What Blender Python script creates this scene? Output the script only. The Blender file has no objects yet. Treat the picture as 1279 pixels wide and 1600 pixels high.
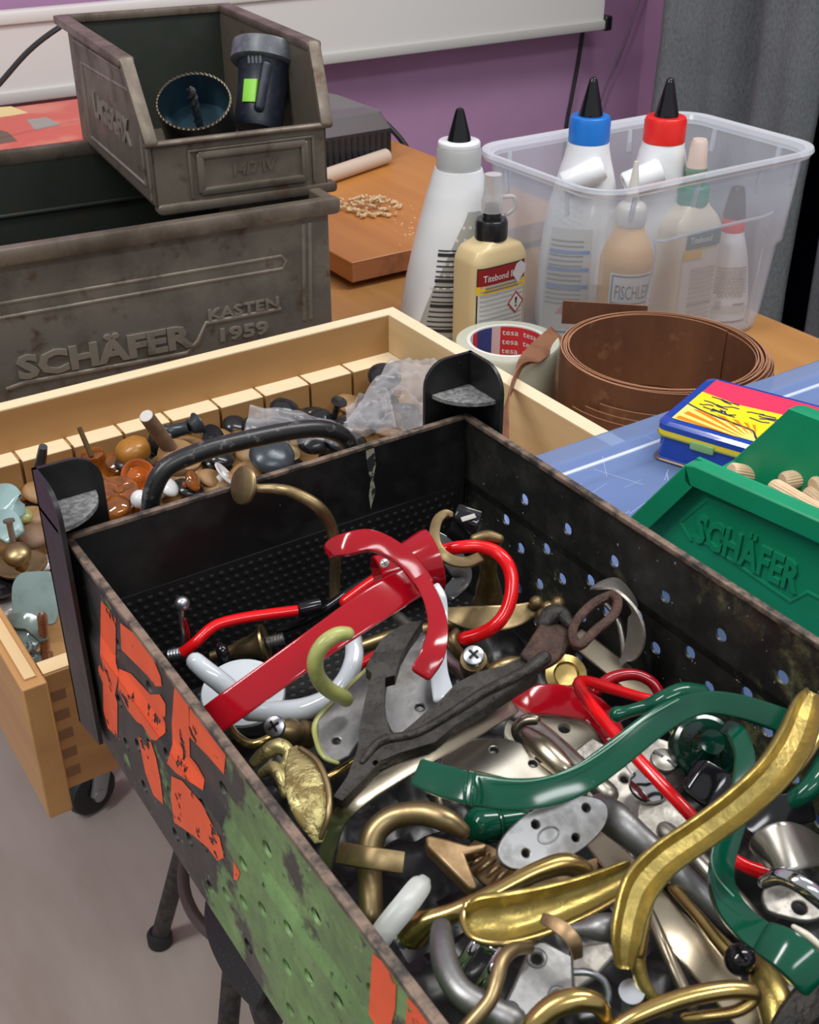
import bpy, bmesh, math, random
from mathutils import Vector, Matrix, noise
random.seed(7)
V = Vector
PI = math.pi
SC = bpy.context.scene
COL = SC.collection
# ------------------------------------------------------------------ camera
FPX = 1850.0                      # focal length in pixels of the 1279x1600 photograph
CAM = V((0, 0, 0.44))
PITCH = math.radians(31.4)
YAW = math.radians(33.4)
cd = bpy.data.cameras.new('camera')
cam = bpy.data.objects.new('camera', cd)
COL.objects.link(cam)
cam.location = CAM
cam.rotation_euler = (math.radians(90) - PITCH, 0, -YAW)
cd.sensor_fit = 'VERTICAL'
cd.sensor_height = 36.0
cd.lens = FPX / 1600.0 * 36.0
cd.clip_start = 0.01
cd.dof.use_dof = True
cd.dof.focus_distance = 0.62
cd.dof.aperture_fstop = 45
SC.camera = cam
# ------------------------------------------------------------------ light
SC.view_settings.view_transform = 'Standard'
SC.view_settings.look = 'None'
SC.view_settings.gamma = 1.0
SC.view_settings.exposure = 0.12
SC.view_settings.use_curve_mapping = False
W = bpy.data.worlds.new('room_air')
SC.world = W
W.use_nodes = True
bgn = W.node_tree.nodes['Background']
bgn.inputs[0].default_value = (0.93, 0.96, 1.0, 1)
bgn.inputs[1].default_value = 0.48


def area_light(name, loc, aim, sx, sy, power, col=(1, 1, 1)):
    l = bpy.data.lights.new(name, 'AREA')
    l.shape = 'RECTANGLE'
    l.size, l.size_y = sx, sy
    l.energy = power
    l.color = col
    o = bpy.data.objects.new(name, l)
    COL.objects.link(o)
    o.location = loc
    o.rotation_euler = (V(aim) - V(loc)).to_track_quat('-Z', 'Y').to_euler()
    return o


area_light('ceiling_lamp', (1.25, 0.25, 1.85), (0.5, 0.6, 0), 0.22, 1.3, 23, (1, 0.98, 0.95))
area_light('ceiling_lamp', (-0.85, 0.55, 1.85), (0.2, 0.6, 0), 0.22, 1.3, 24, (1, 0.98, 0.95))
area_light('ceiling_lamp', (0.15, -1.0, 1.85), (0.3, 0.6, 0), 1.3, 0.22, 13, (0.97, 0.98, 1))

# ------------------------------------------------------------------ pixel geometry helpers
_s, _c, _sy, _cy = math.sin(PITCH), math.cos(PITCH), math.sin(YAW), math.cos(YAW)


def ray(px, py):
    a = (px - 640) / FPX
    v = (py - 800) / FPX
    dy = _c - v * _s
    return V((a * _cy + dy * _sy, -a * _sy + dy * _cy, -_s - v * _c))


def at(px, py, z):
    d = ray(px, py)
    return CAM + d * ((z - CAM.z) / d.z)


def atX(px, py, x):
    d = ray(px, py)
    return CAM + d * (x / d.x)


def atY(px, py, y):
    d = ray(px, py)
    return CAM + d * (y / d.y)


def atP(px, py, p, n):
    d = ray(px, py)
    n = V(n)
    return CAM + d * ((V(p) - CAM).dot(n) / d.dot(n))


def depth(p):
    q = V(p) - CAM
    return (q.x * _sy + q.y * _cy) * _c - q.z * _s


# ------------------------------------------------------------------ objects
def tag(o, label=None, cat=None, group=None, kind=None):
    if label: o['label'] = label
    if cat: o['category'] = cat
    if group: o['group'] = group
    if kind: o['kind'] = kind
    return o


def thing(name, label, cat, loc=(0, 0, 0), group=None):
    o = bpy.data.objects.new(name, None)
    COL.objects.link(o)
    o.location = loc
    o.empty_display_size = 0.02
    return tag(o, label, cat, group)


def origin(o):
    l = V(o.location)
    while o.parent:
        o = o.parent
        l = l + V(o.location)
    return l


def link(name, bm, mat, parent=None, bevel=0, sharp=40, seg=2, label=None, kind=None, solid=0):
    """bm is in world coordinates; the mesh is stored relative to its parent, or to its own base"""
    bmesh.ops.remove_doubles(bm, verts=bm.verts, dist=1e-6)
    bmesh.ops.recalc_face_normals(bm, faces=bm.faces)
    me = bpy.data.meshes.new(name)
    if parent:
        off = origin(parent)
    else:
        xs = [v.co.x for v in bm.verts]; ys = [v.co.y for v in bm.verts]; zs = [v.co.z for v in bm.verts]
        off = V(((min(xs) + max(xs)) / 2, (min(ys) + max(ys)) / 2, min(zs)))
    bmesh.ops.translate(bm, verts=bm.verts, vec=-off)
    bm.to_mesh(me)
    bm.free()
    for p in me.polygons: p.use_smooth = True
    me.set_sharp_from_angle(angle=math.radians(sharp))
    mats = mat if isinstance(mat, (list, tuple)) else [mat]
    for m in mats: me.materials.append(m)
    o = bpy.data.objects.new(name, me)
    COL.objects.link(o)
    if parent:
        o.parent = parent
    else:
        o.location = off
    if solid:
        s = o.modifiers.new('thickness', 'SOLIDIFY'); s.thickness = solid; s.offset = 0
    if bevel:
        b = o.modifiers.new('bevel', 'BEVEL')
        b.width = bevel; b.segments = seg; b.limit_method = 'ANGLE'; b.angle_limit = math.radians(35)
        b.harden_normals = False
    if label: o['label'] = label
    if kind: o['kind'] = kind
    return o


def solo(name, bm, mat, label, cat, group=None, kind=None, **k):
    return tag(link(name, bm, mat, None, **k), label, cat, group, kind)


def struct(name, bm, mat, **k):
    return tag(link(name, bm, mat, None, **k), kind='structure')


B = bmesh.new


# ------------------------------------------------------------------ shapes
def quad(bm, a, b, c, d, mi=0):
    f = bm.faces.new([bm.verts.new(V(q)) for q in (a, b, c, d)])
    f.material_index = mi
    return f


def box(bm, x0, x1, y0, y1, z0, z1, M=None, mi=0):
    vs = [V((x, y, z)) for z in (z0, z1) for x, y in ((x0, y0), (x1, y0), (x1, y1), (x0, y1))]
    if M is not None: vs = [M @ v for v in vs]
    vs = [bm.verts.new(v) for v in vs]
    for f in ((0, 3, 2, 1), (4, 5, 6, 7), (0, 1, 5, 4), (1, 2, 6, 5), (2, 3, 7, 6), (3, 0, 4, 7)):
        bm.faces.new([vs[i] for i in f]).material_index = mi
    return bm


def loft(bm, loops, cap0=True, cap1=True, closed=True, mi=0):
    rows = [[bm.verts.new(V(p)) for p in L] for L in loops]
    n = len(rows[0])
    for a, b in zip(rows, rows[1:]):
        for i in range(n if closed else n - 1):
            j = (i + 1) % n
            f = bm.faces.new((a[i], a[j], b[j], b[i])); f.material_index = mi
    if cap0 and closed: bm.faces.new(list(reversed(rows[0]))).material_index = mi
    if cap1 and closed: bm.faces.new(rows[-1]).material_index = mi
    return bm


def basis(d):
    d = V(d).normalized()
    r = V((0, 0, 1)) if abs(d.z) < 0.9 else V((1, 0, 0))
    u = r.cross(d).normalized()
    return u, d.cross(u).normalized(), d


def lathe(bm, prof, A, d=(0, 0, 1), seg=32, mi=0, caps=True):
    """prof: (radius, height) pairs along direction d from A"""
    A = V(A)
    u, w, d = basis(d)
    loops = []
    for r, h in prof:
        r = max(r, 1e-5)
        loops.append([A + d * h + (u * math.cos(2 * PI * k / seg) + w * math.sin(2 * PI * k / seg)) * r for k in range(seg)])
    if prof[0] == prof[-1]: caps = False
    return loft(bm, loops, cap0=caps, cap1=caps, mi=mi)


def cr(p, i, t):
    """Catmull-Rom through a list (numbers or vectors)"""
    n = len(p)
    g = lambda k: p[min(max(k, 0), n - 1)]
    a, b, c, d = g(i - 1), g(i), g(i + 1), g(i + 2)
    return 0.5 * ((2 * b) + (c - a) * t + (2 * a - 5 * b + 4 * c - d) * t * t + (3 * b - a - 3 * c + d) * t * t * t)


def resample(lst, res, closed=False):
    if closed:
        n = len(lst)
        out = []
        for i in range(n):
            q = [lst[(i - 1) % n], lst[i], lst[(i + 1) % n], lst[(i + 2) % n]]
            for k in range(res): out.append(cr(q, 1, k / res))
        return out
    out = []
    for i in range(len(lst) - 1):
        for k in range(res): out.append(cr(lst, i, k / res))
    out.append(lst[-1])
    return out


def profile(kind, seg):
    out = []
    for k in range(seg):
        a = 2 * PI * (k + 0.5) / seg
        c, s = math.cos(a), math.sin(a)
        if kind == 'round':
            out.append((c, s))
        elif kind in ('flat', 'dish'):
            e = 0.28 if kind == 'flat' else 0.5
            x = math.copysign(abs(c) ** e, c); y = math.copysign(abs(s) ** e, s)
            if kind == 'dish' and y > 0:
                y = y * (1 - 1.75 * max(0, 1 - (x / 0.8) ** 2))
            out.append((x, y))
        elif kind == 'half':
            out.append((c, s if s > 0 else s * 0.25))
        elif kind == 'square':
            m = max(abs(c), abs(s)); out.append((c / m, s / m))
    return out


def sweep(bm, pts, w, t=None, prof='round', n=None, res=6, seg=14, closed=False, cap='round', mi=0):
    """tube along pts; w half width per point, t half thickness (number or list), n reference face normal(s)"""
    N = len(pts)
    w = list(w) if isinstance(w, (list, tuple)) else [w] * N
    t = w[:] if t is None else (list(t) if isinstance(t, (list, tuple)) else [t] * N)
    ns = None
    if n is not None:
        ns = [V(q) for q in n] if isinstance(n, list) else [V(n)] * N
        ns = resample(ns, res, closed)
    P = resample([V(p) for p in pts], res, closed)
    w = resample(w, res, closed); t = resample(t, res, closed)
    m = len(P)
    T = []
    for i in range(m):
        a = P[(i - 1) % m] if (closed or i > 0) else P[i]
        b = P[(i + 1) % m] if (closed or i < m - 1) else P[i]
        T.append((b - a).normalized())
    prev = None
    frames = []
    for i in range(m):
        if ns is not None:
            q = ns[i] - T[i] * ns[i].dot(T[i])
            if q.length < 0.12 and prev is not None: q = prev - T[i] * prev.dot(T[i])
        elif prev is None:
            q = basis(T[i])[1]
        else:
            q = prev - T[i] * prev.dot(T[i])
        q.normalize()
        prev = q
        frames.append((T[i].cross(q).normalized(), q))
    pr = profile(prof, seg)
    ring = lambda c, f, a, b: [c + f[0] * x * a + f[1] * y * b for x, y in pr]
    loops = [ring(P[i], frames[i], w[i], t[i]) for i in range(m)]
    if closed:
        loops.append(loops[0])
        rows = [[bm.verts.new(p) for p in L] for L in loops[:-1]]
        rows.append(rows[0])
        # close with the best matching roll
        last = rows[-2]
        k0 = min(range(seg), key=lambda k: (last[0].co - rows[0][k].co).length)
        rows[-1] = [rows[0][(k + k0) % seg] for k in range(seg)]
        for a, b in zip(rows, rows[1:]):
            for i in range(seg):
                j = (i + 1) % seg
                bm.faces.new((a[i], a[j], b[j], b[i])).material_index = mi
        return bm
    if cap == 'round':
        r0, r1 = min(w[0], t[0]), min(w[-1], t[-1])
        pre, post = [], []
        for k in (1, 2, 3):
            a = PI / 2 * k / 3.3
            pre.insert(0, ring(P[0] - T[0] * r0 * math.sin(a), frames[0], w[0] - r0 * (1 - math.cos(a)), t[0] - r0 * (1 - math.cos(a))))
            post.append(ring(P[-1] + T[-1] * r1 * math.sin(a), frames[-1], w[-1] - r1 * (1 - math.cos(a)), t[-1] - r1 * (1 - math.cos(a))))
        loops = pre + loops + post
    return loft(bm, loops, mi=mi)


def S(bm, px, prof='round', th=None, n=None, **k):
    """sweep through photograph points (x, y, z, width in photo pixels); th = thickness / width"""
    pts = [at(a, b, z) for a, b, z, w in px]
    ws = [w / 2 * depth(p) / FPX for p, (a, b, z, w) in zip(pts, px)]
    ts = None if th is None else [w * th for w in ws]
    return sweep(bm, pts, ws, ts, prof, n, **k)


def plate(bm, loop, n, thick, holes=(), mi=0):
    """flat plate: outline points in 3D, thickness against n; holes = list of loops"""
    n = V(n).normalized()
    tmp = bmesh.new()
    edges = []
    for L in [loop] + list(holes):
        vs = [tmp.verts.new(V(p)) for p in L]
        for i in range(len(vs)): edges.append(tmp.edges.new((vs[i], vs[(i + 1) % len(vs)])))
    bmesh.ops.triangle_fill(tmp, use_beauty=True, use_dissolve=False, edges=edges, normal=n)
    tmp.verts.index_update()
    top = [bm.verts.new(v.co) for v in tmp.verts]
    bot = [bm.verts.new(v.co - n * thick) for v in tmp.verts]
    for f in tmp.faces:
        ids = [v.index for v in f.verts]
        if f.normal.dot(n) < 0: ids.reverse()
        bm.faces.new([top[i] for i in ids]).material_index = mi
        bm.faces.new([bot[i] for i in reversed(ids)]).material_index = mi
    c = 0
    for L in [loop] + list(holes):
        k = len(L)
        for i in range(k):
            a, b = c + i, c + (i + 1) % k
            try: bm.faces.new((top[a], top[b], bot[b], bot[a])).material_index = mi
            except ValueError: pass
        c += k
    tmp.free()
    return bm


def smooth_loop(pts, res=4):
    return resample([V(p) for p in pts], res, True)


def circ(c, n, r, seg=14, r2=None, u=None):
    if u is None:
        u, w, n = basis(n)
    else:
        n = V(n).normalized(); u = V(u).normalized(); w = n.cross(u)
    return [V(c) + u * math.cos(2 * PI * k / seg) * r + w * math.sin(2 * PI * k / seg) * (r2 or r) for k in range(seg)]


def rrect(hx, hy, r, seg=5):
    """rounded rectangle points (x, y), counter-clockwise"""
    out = []
    for cx, cy, a0 in ((hx - r, hy - r, 0), (-hx + r, hy - r, 90), (-hx + r, -hy + r, 180), (hx - r, -hy + r, 270)):
        for k in range(seg + 1):
            a = math.radians(a0 + 90 * k / seg)
            out.append((cx + r * math.cos(a), cy + r * math.sin(a)))
    return out


_fonts = {}


def text_bm(s, extr=0.0, bev=0.0, res=2):
    """a text as bmesh, height of a capital about 0.7, starting at x = 0"""
    cu = bpy.data.curves.new('t', 'FONT')
    cu.body = s
    cu.size = 1
    cu.extrude = extr
    cu.bevel_depth = bev
    cu.resolution_u = res
    o = bpy.data.objects.new('t', cu)
    COL.objects.link(o)
    me = bpy.data.meshes.new_from_object(o.evaluated_get(bpy.context.evaluated_depsgraph_get()))
    COL.objects.unlink(o)
    bpy.data.objects.remove(o)
    bm = bmesh.new()
    bm.from_mesh(me)
    bpy.data.meshes.remove(me)
    bpy.data.curves.remove(cu)
    xs = [v.co.x for v in bm.verts]
    mn, mx = min(xs), max(xs)
    for v in bm.verts: v.co.x = (v.co.x - mn) / (mx - mn)       # 0..1 across
    return bm


def text_fit(dst, s, A, Bp, n, height, lift=0.0003, extr=0.0, bold=0.0, shear=0):
    """write s from A to Bp (baseline, 3D) on a surface with normal n; height of a capital in metres"""
    A, Bp, n = V(A), V(Bp), V(n).normalized()
    ex = Bp - A
    up = n.cross(ex).normalized()
    t = text_bm(s, extr=1.0 if extr else 0.0, bev=bold)
    for v in t.verts:
        y = v.co.y / 0.7
        z = v.co.z * extr / 1.0 if extr else 0
        v.co = A + ex * (v.co.x + shear * y) + up * (y * height) + n * (lift + z)
    me = bpy.data.meshes.new('t')
    t.to_mesh(me)
    t.free()
    dst.from_mesh(me)
    bpy.data.meshes.remove(me)
    return dst


# ------------------------------------------------------------------ materials
def mat(name, base=(0.5, 0.5, 0.5), rough=0.5, metal=0.0, **k):
    m = bpy.data.materials.new(name)
    m.use_nodes = True
    b = m.node_tree.nodes['Principled BSDF']
    b.inputs['Base Color'].default_value = (*base, 1)
    b.inputs['Roughness'].default_value = rough
    b.inputs['Metallic'].default_value = metal
    for key, val in k.items():
        b.inputs[key.replace('_', ' ')].default_value = val
    return m


def nd(m, typ, **k):
    n = m.node_tree.nodes.new(typ)
    for a, b in k.items(): setattr(n, a, b)
    return n


def ln(m, a, b): m.node_tree.links.new(a, b)


def noise_fac(m, scale, lo, hi, detail=5, rough=0.6, stretch=(1, 1, 1), dist=0.0):
    tc = nd(m, 'ShaderNodeTexCoord')
    mp = nd(m, 'ShaderNodeMapping')
    mp.inputs['Scale'].default_value = stretch
    ln(m, tc.outputs['Object'], mp.inputs[0])
    nz = nd(m, 'ShaderNodeTexNoise')
    nz.inputs['Scale'].default_value = scale
    nz.inputs['Detail'].default_value = detail
    nz.inputs['Roughness'].default_value = rough
    nz.inputs['Distortion'].default_value = dist
    ln(m, mp.outputs[0], nz.inputs['Vector'])
    rp = nd(m, 'ShaderNodeMapRange')
    rp.inputs[1].default_value = lo
    rp.inputs[2].default_value = hi
    ln(m, nz.outputs[0], rp.inputs[0])
    return rp.outputs[0]


def mixc(m, fac, a, b):
    x = nd(m, 'ShaderNodeMix', data_type='RGBA')
    if isinstance(fac, (int, float)): x.inputs[0].default_value = fac
    else: ln(m, fac, x.inputs[0])
    for s, q in ((6, a), (7, b)):
        if isinstance(q, tuple): x.inputs[s].default_value = (*q, 1)
        else: ln(m, q, x.inputs[s])
    return x.outputs[2]


def mixf(m, fac, a, b):
    x = nd(m, 'ShaderNodeMapRange')
    ln(m, fac, x.inputs[0])
    x.inputs[3].default_value = a
    x.inputs[4].default_value = b
    return x.outputs[0]


def bsdf(m): return m.node_tree.nodes['Principled BSDF']


def bump(m, height, strength=0.3, dist=0.001):
    b = nd(m, 'ShaderNodeBump')
    b.inputs['Strength'].default_value = strength
    b.inputs['Distance'].default_value = dist
    ln(m, height, b.inputs['Height'])
    ln(m, b.outputs[0], bsdf(m).inputs['Normal'])


def worn(name, base, spot, rough, metal, scale=60, lo=0.45, hi=0.6, rough2=None, metal2=None, bumpy=0.15, stretch=(1, 1, 1), extra=None):
    """two-tone worn surface: base with patches of spot"""
    m = mat(name, base, rough, metal)
    f = noise_fac(m, scale, lo, hi, stretch=stretch)
    c = mixc(m, f, base, spot)
    if extra:
        col, sc, l2, h2 = extra
        c = mixc(m, noise_fac(m, sc, l2, h2), c, col)
    ln(m, c, bsdf(m).inputs['Base Color'])
    if rough2 is not None: ln(m, mixf(m, f, rough, rough2), bsdf(m).inputs['Roughness'])
    if metal2 is not None: ln(m, mixf(m, f, metal, metal2), bsdf(m).inputs['Metallic'])
    if bumpy: bump(m, f, bumpy, 0.0006)
    return m


def wood(name, light, dark, axis=0, scale=14, rough=0.5, rings=1.0):
    m = mat(name, light, rough)
    st = [1, 1, 1]
    st[axis] = 0.07
    f1 = noise_fac(m, scale, 0.3, 0.75, detail=3, stretch=tuple(st), dist=1.2)
    f2 = noise_fac(m, scale * 9, 0.35, 0.7, detail=2, stretch=tuple(st))
    w = nd(m, 'ShaderNodeTexWave', wave_type='BANDS', bands_direction='Z')
    w.inputs['Scale'].default_value = scale * 1.2 * rings
    w.inputs['Distortion'].default_value = 5
    w.inputs['Detail'].default_value = 2
    w.inputs['Detail Scale'].default_value = 0.6
    tc = nd(m, 'ShaderNodeTexCoord')
    mp = nd(m, 'ShaderNodeMapping')
    mp.inputs['Scale'].default_value = tuple(1 if q == 1 else 0.12 for q in st)
    ln(m, tc.outputs['Object'], mp.inputs[0])
    ln(m, mp.outputs[0], w.inputs['Vector'])
    c = mixc(m, f1, light, dark)
    mid = tuple(a * 0.55 + b * 0.45 for a, b in zip(light, dark))
    c2 = mixc(m, mixf(m, w.outputs[1], 0.0, 0.55), c, mid)
    c3 = mixc(m, mixf(m, f2, 0, 0.35), c2, dark)
    ln(m, c3, bsdf(m).inputs['Base Color'])
    return m


def clear(name, tint=(0.9, 0.92, 0.95), alpha=0.25, rough=0.15, body=(0.8, 0.85, 0.9), gloss=1.0):
    """thin clear plastic film: mostly lets light straight through, with a milky share and reflections"""
    m = bpy.data.materials.new(name)
    m.use_nodes = True
    nt = m.node_tree
    b = nt.nodes['Principled BSDF']
    b.inputs['Base Color'].default_value = (*body, 1)
    b.inputs['Roughness'].default_value = rough
    tr = nd(m, 'ShaderNodeBsdfTransparent')
    tr.inputs[0].default_value = (*tint, 1)
    mx = nd(m, 'ShaderNodeMixShader')
    lw = nd(m, 'ShaderNodeLayerWeight')
    lw.inputs[0].default_value = 0.35
    mr = nd(m, 'ShaderNodeMapRange')
    mr.inputs[3].default_value = alpha
    mr.inputs[4].default_value = min(1, alpha + 0.45 * gloss)
    ln(m, lw.outputs['Facing'], mr.inputs[0])
    ln(m, mr.outputs[0], mx.inputs[0])
    ln(m, tr.outputs[0], mx.inputs[1])
    ln(m, b.outputs[0], mx.inputs[2])
    ln(m, mx.outputs[0], nt.nodes['Material Output'].inputs[0])
    return m


M = {}
M['wall'] = worn('purple_wall_paint', (0.43, 0.24, 0.41), (0.39, 0.215, 0.37), 0.8, 0, scale=9, lo=.3, hi=.7, bumpy=0)
M['floor'] = worn('laminate_floor', (0.53, 0.47, 0.425), (0.34, 0.27, 0.225), 0.5, 0, scale=5, lo=.34, hi=.7, bumpy=0, stretch=(1, 0.25, 1), extra=((0.10, 0.07, 0.055), 3.0, 0.68, 0.78))
M['white_paint'] = mat('white_lacquer', (0.66, 0.65, 0.63), 0.4)
M['white_paint_dim'] = mat('grey_white_trim', (0.52, 0.51, 0.49), 0.4)
M['black_rubber'] = mat('black_rubber', (0.012, 0.012, 0.013), 0.5)
M['black_plastic'] = mat('black_plastic', (0.010, 0.010, 0.011), 0.25)
M['black_gloss'] = mat('black_gloss', (0.006, 0.006, 0.008), 0.12)
M['table'] = wood('oak_table_top', (0.52, 0.27, 0.09), (0.34, 0.15, 0.04), 1, 9, 0.45)
M['board'] = wood('orange_board', (0.56, 0.25, 0.06), (0.42, 0.15, 0.03), 1, 11, 0.42)
M['board_edge'] = worn('board_end_grain', (0.34, 0.13, 0.05), (0.22, 0.085, 0.04), 0.6, 0, scale=40)
M['pine'] = wood('pale_pine', (0.72, 0.56, 0.33), (0.52, 0.34, 0.15), 0, 12, 0.5)
M['pine_y'] = wood('pale_pine_across', (0.70, 0.53, 0.30), (0.50, 0.33, 0.15), 1, 12, 0.5)
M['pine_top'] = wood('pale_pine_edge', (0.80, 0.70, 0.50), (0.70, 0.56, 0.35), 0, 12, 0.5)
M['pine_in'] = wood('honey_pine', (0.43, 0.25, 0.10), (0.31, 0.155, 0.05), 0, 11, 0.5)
M['oak'] = wood('oak_drawer_front', (0.40, 0.20, 0.065), (0.25, 0.105, 0.03), 0, 14, 0.4)
M['oak_l'] = wood('oak_drawer_side', (0.48, 0.26, 0.09), (0.34, 0.16, 0.05), 1, 14, 0.4)
# ================================================================== the setting
FLOOR = -0.75
bm = B(); box(bm, -2.2, 2.4, -2.2, 1.72, FLOOR - .02, FLOOR); struct('floor', bm, M['floor'])
bm = B(); box(bm, -1.2, 1.64, 1.68, 1.72, FLOOR, 1.3); struct('wall_back', bm, M['wall'])
WX = 1.62
bm = B()
# right wall with a window opening behind the curtain
for y0, y1, z0, z1 in ((1.56, 1.68, FLOOR, 1.3), (-.3, .25, FLOOR, 1.3), (.25, 1.56, FLOOR, -.72), (.25, 1.56, 1.15, 1.3)):
    box(bm, WX, WX + .04, y0, y1, z0, z1)
struct('wall_right', bm, M['wall'])
M['night'] = mat('night_glass', (0.004, 0.006, 0.014), 0.08)
win = thing('window_1', None, None, (WX + .02, .9, -.72)); tag(win, kind='structure')
bm = B(); box(bm, WX + .012, WX + .018, .27, 1.54, -.70, 1.13); link('pane', bm, M['night'], win)
bm = B()
for y0, y1, z0, z1 in ((.25, .29, -.72, 1.15), (1.52, 1.56, -.72, 1.15), (.29, 1.52, -.72, -.68), (.29, 1.52, 1.11, 1.15)):
    box(bm, WX + .004, WX + .03, y0, y1, z0, z1)
link('window_frame', bm, mat('dark_window_frame', (.01, .012, .02), .4), win)

# curtains
def fabric():
    m = mat('grey_curtain_fabric', (0.10, 0.112, 0.122), 0.95)
    f = noise_fac(m, 420, 0.3, 0.7, detail=3, stretch=(1, 1, .35))
    g = noise_fac(m, 9, 0.3, 0.7)
    c = mixc(m, f, (0.085, 0.098, 0.108), (0.17, 0.185, 0.195))
    c = mixc(m, mixf(m, g, 0, .35), c, (0.20, 0.215, 0.225))
    ln(m, c, bsdf(m).inputs['Base Color'])
    bump(m, f, .4, .002)
    return m


M['curtain'] = fabric()


def curtain(y0, y1, waves, label, x=1.50, amp=.035, ph=0):
    bm = B()
    n = 90
    L = []
    for i in range(n + 1):
        y = y0 + (y1 - y0) * i / n
        s = (i / n) * waves * 2 * PI + ph
        L.append((x + amp * math.sin(s) + .012 * math.sin(2.3 * s + 1), y))
    rows = []
    for k in range(13):
        z = FLOOR + .01 + (1.25 - FLOOR) * k / 12
        rows.append([bm.verts.new((a + .008 * math.sin(k * 1.1 + i * .15), b, z)) for i, (a, b) in enumerate(L)])
    for p, q in zip(rows, rows[1:]):
        for i in range(n): bm.faces.new((p[i], p[i + 1], q[i + 1], q[i]))
    return solo('curtain', bm, M['curtain'], label, 'curtain', 'grey curtains at the dark window', solid=.003, sharp=80)


curtain(1.535, 1.178, 1.65, 'grey woven curtain panel hanging nearest the purple wall', ph=2.6)
curtain(1.140, .55, 3.2, 'grey woven curtain panel right of the dark window gap at the picture edge', ph=1.2, x=1.49)

# long white panel low on the back wall
t = thing('wall_panel', 'long narrow white panel mounted low on the purple wall', 'panel', (.7, 1.64, .088))
z0, z1 = .090, .198
bm = B(); box(bm, -.6, 1.468, 1.625, 1.65, z0 + .012, z1 - .012); link('panel_board', bm, M['white_paint'], t)
bm = B()
sweep(bm, [(-.6, 1.632, z0 + .006), (1.47, 1.632, z0 + .006)], .012, .008, 'flat', (0, 0, 1), res=2)
link('lower_rail', bm, M['white_paint_dim'], t)
bm = B()
sweep(bm, [(-.6, 1.632, z1 - .006), (1.47, 1.632, z1 - .006)], .012, .008, 'flat', (0, 0, 1), res=2)
link('upper_rail', bm, M['white_paint'], t)
bm = B(); box(bm, 1.468, 1.484, 1.618, 1.648, z0 - .004, z0 + .02); link('corner_cap', bm, M['black_plastic'], t, bevel=.003)
bm = B(); box(bm, .2, .24, 1.645, 1.682, .10, .19); box(bm, 1.2, 1.24, 1.645, 1.682, .10, .19); link('bracket', bm, M['white_paint'], t)

def wire(name, pts, r, m, label, cat):
    bm = B(); sweep(bm, pts, r, None, 'round', res=6, seg=8)
    return solo(name, bm, m, label, cat)


wire('cable', [(1.47, 1.676, .12), (1.468, 1.675, .08), (1.461, 1.675, .02), (1.452, 1.674, -.03), (1.444, 1.675, -.09), (1.444, 1.675, -.2), (1.44, 1.675, -.74)], .0034, M['black_rubber'],
     'dark cable hanging down the purple wall from the panel end', 'cable')
wire('pull_cord', [(1.68 - .06, 1.67, .21), (1.595, 1.67, .13), (1.556, 1.67, .03), (1.534, 1.672, -.012), (1.50, 1.672, -.10)], .0013, mat('grey_cord', (.12, .11, .12), .6),
     'thin grey cord running slanting down the wall beside the curtain', 'cord')
wire('power_cable', [(.735, 1.60, .005), (.72, 1.57, .03), (.64, 1.50, .13), (.55, 1.45, .195), (.48, 1.42, .214), (.45, 1.40, .2106), (.4138, 1.40, .1904), (.376, 1.40, .160), (.33, 1.395, .125), (.27, 1.40, .07), (.25, 1.43, .006), (.25, 1.5, .005)], .0032, M['black_rubber'],
     'black power cable curving down behind the grey metal boxes', 'cable')

# ------------------------------------------------------------------ table
t = thing('workbench', 'wooden workbench with a yellow-brown top under all the boxes', 'table', (.52, .75, FLOOR))
bm = B(); box(bm, .155, .892, -.12, 1.66, -.04, 0); link('table_top', bm, M['table'], t, bevel=.003)
for x in (.2, .85):
    for y in (-.07, 1.6):
        bm = B(); box(bm, x - .03, x + .03, y - .03, y + .03, FLOOR, -.04); link('leg', bm, M['oak'], t)
# ------------------------------------------------------------------ things on the floor
M['caster_grey'] = mat('caster_metal', (.42, .43, .45), .35, .8)
t = thing('swivel_caster', 'black rubber swivel caster with a grey fork on the floor', 'caster', (.289, 1.21, FLOOR))
c = V((.285, 1.215, FLOOR + .036)); ax = V((.30, -.95, 0)).normalized()
bm = B(); lathe(bm, [(.012, -.011), (.026, -.012), (.034, -.009), (.0365, 0), (.034, .009), (.026, .012), (.012, .011)], c, ax, 28); link('wheel', bm, M['black_rubber'], t)
bm = B()
for s in (-1, 1):
    sweep(bm, [c + ax * .017 * s, c + ax * .019 * s + V((.012, .01, .03)), c + ax * .016 * s + V((.03, .025, .055)), c + V((.035, .03, .07))], [.012, .013, .016, .02], .003, 'flat', ax, seg=10)
    lathe(bm, [(.0, 0), (.009, 0), (.009, .004), (0, .005)], c + ax * .017 * s, ax * s, 16)
link('fork', bm, M['caster_grey'], t)
bm = B(); lathe(bm, [(.02, 0), (.03, .004), (.03, .012), (.012, .016), (.012, .13)], c + V((.036, .031, .068)), (0, 0, 1), 20); link('swivel_plate', bm, M['caster_grey'], t)

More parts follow.
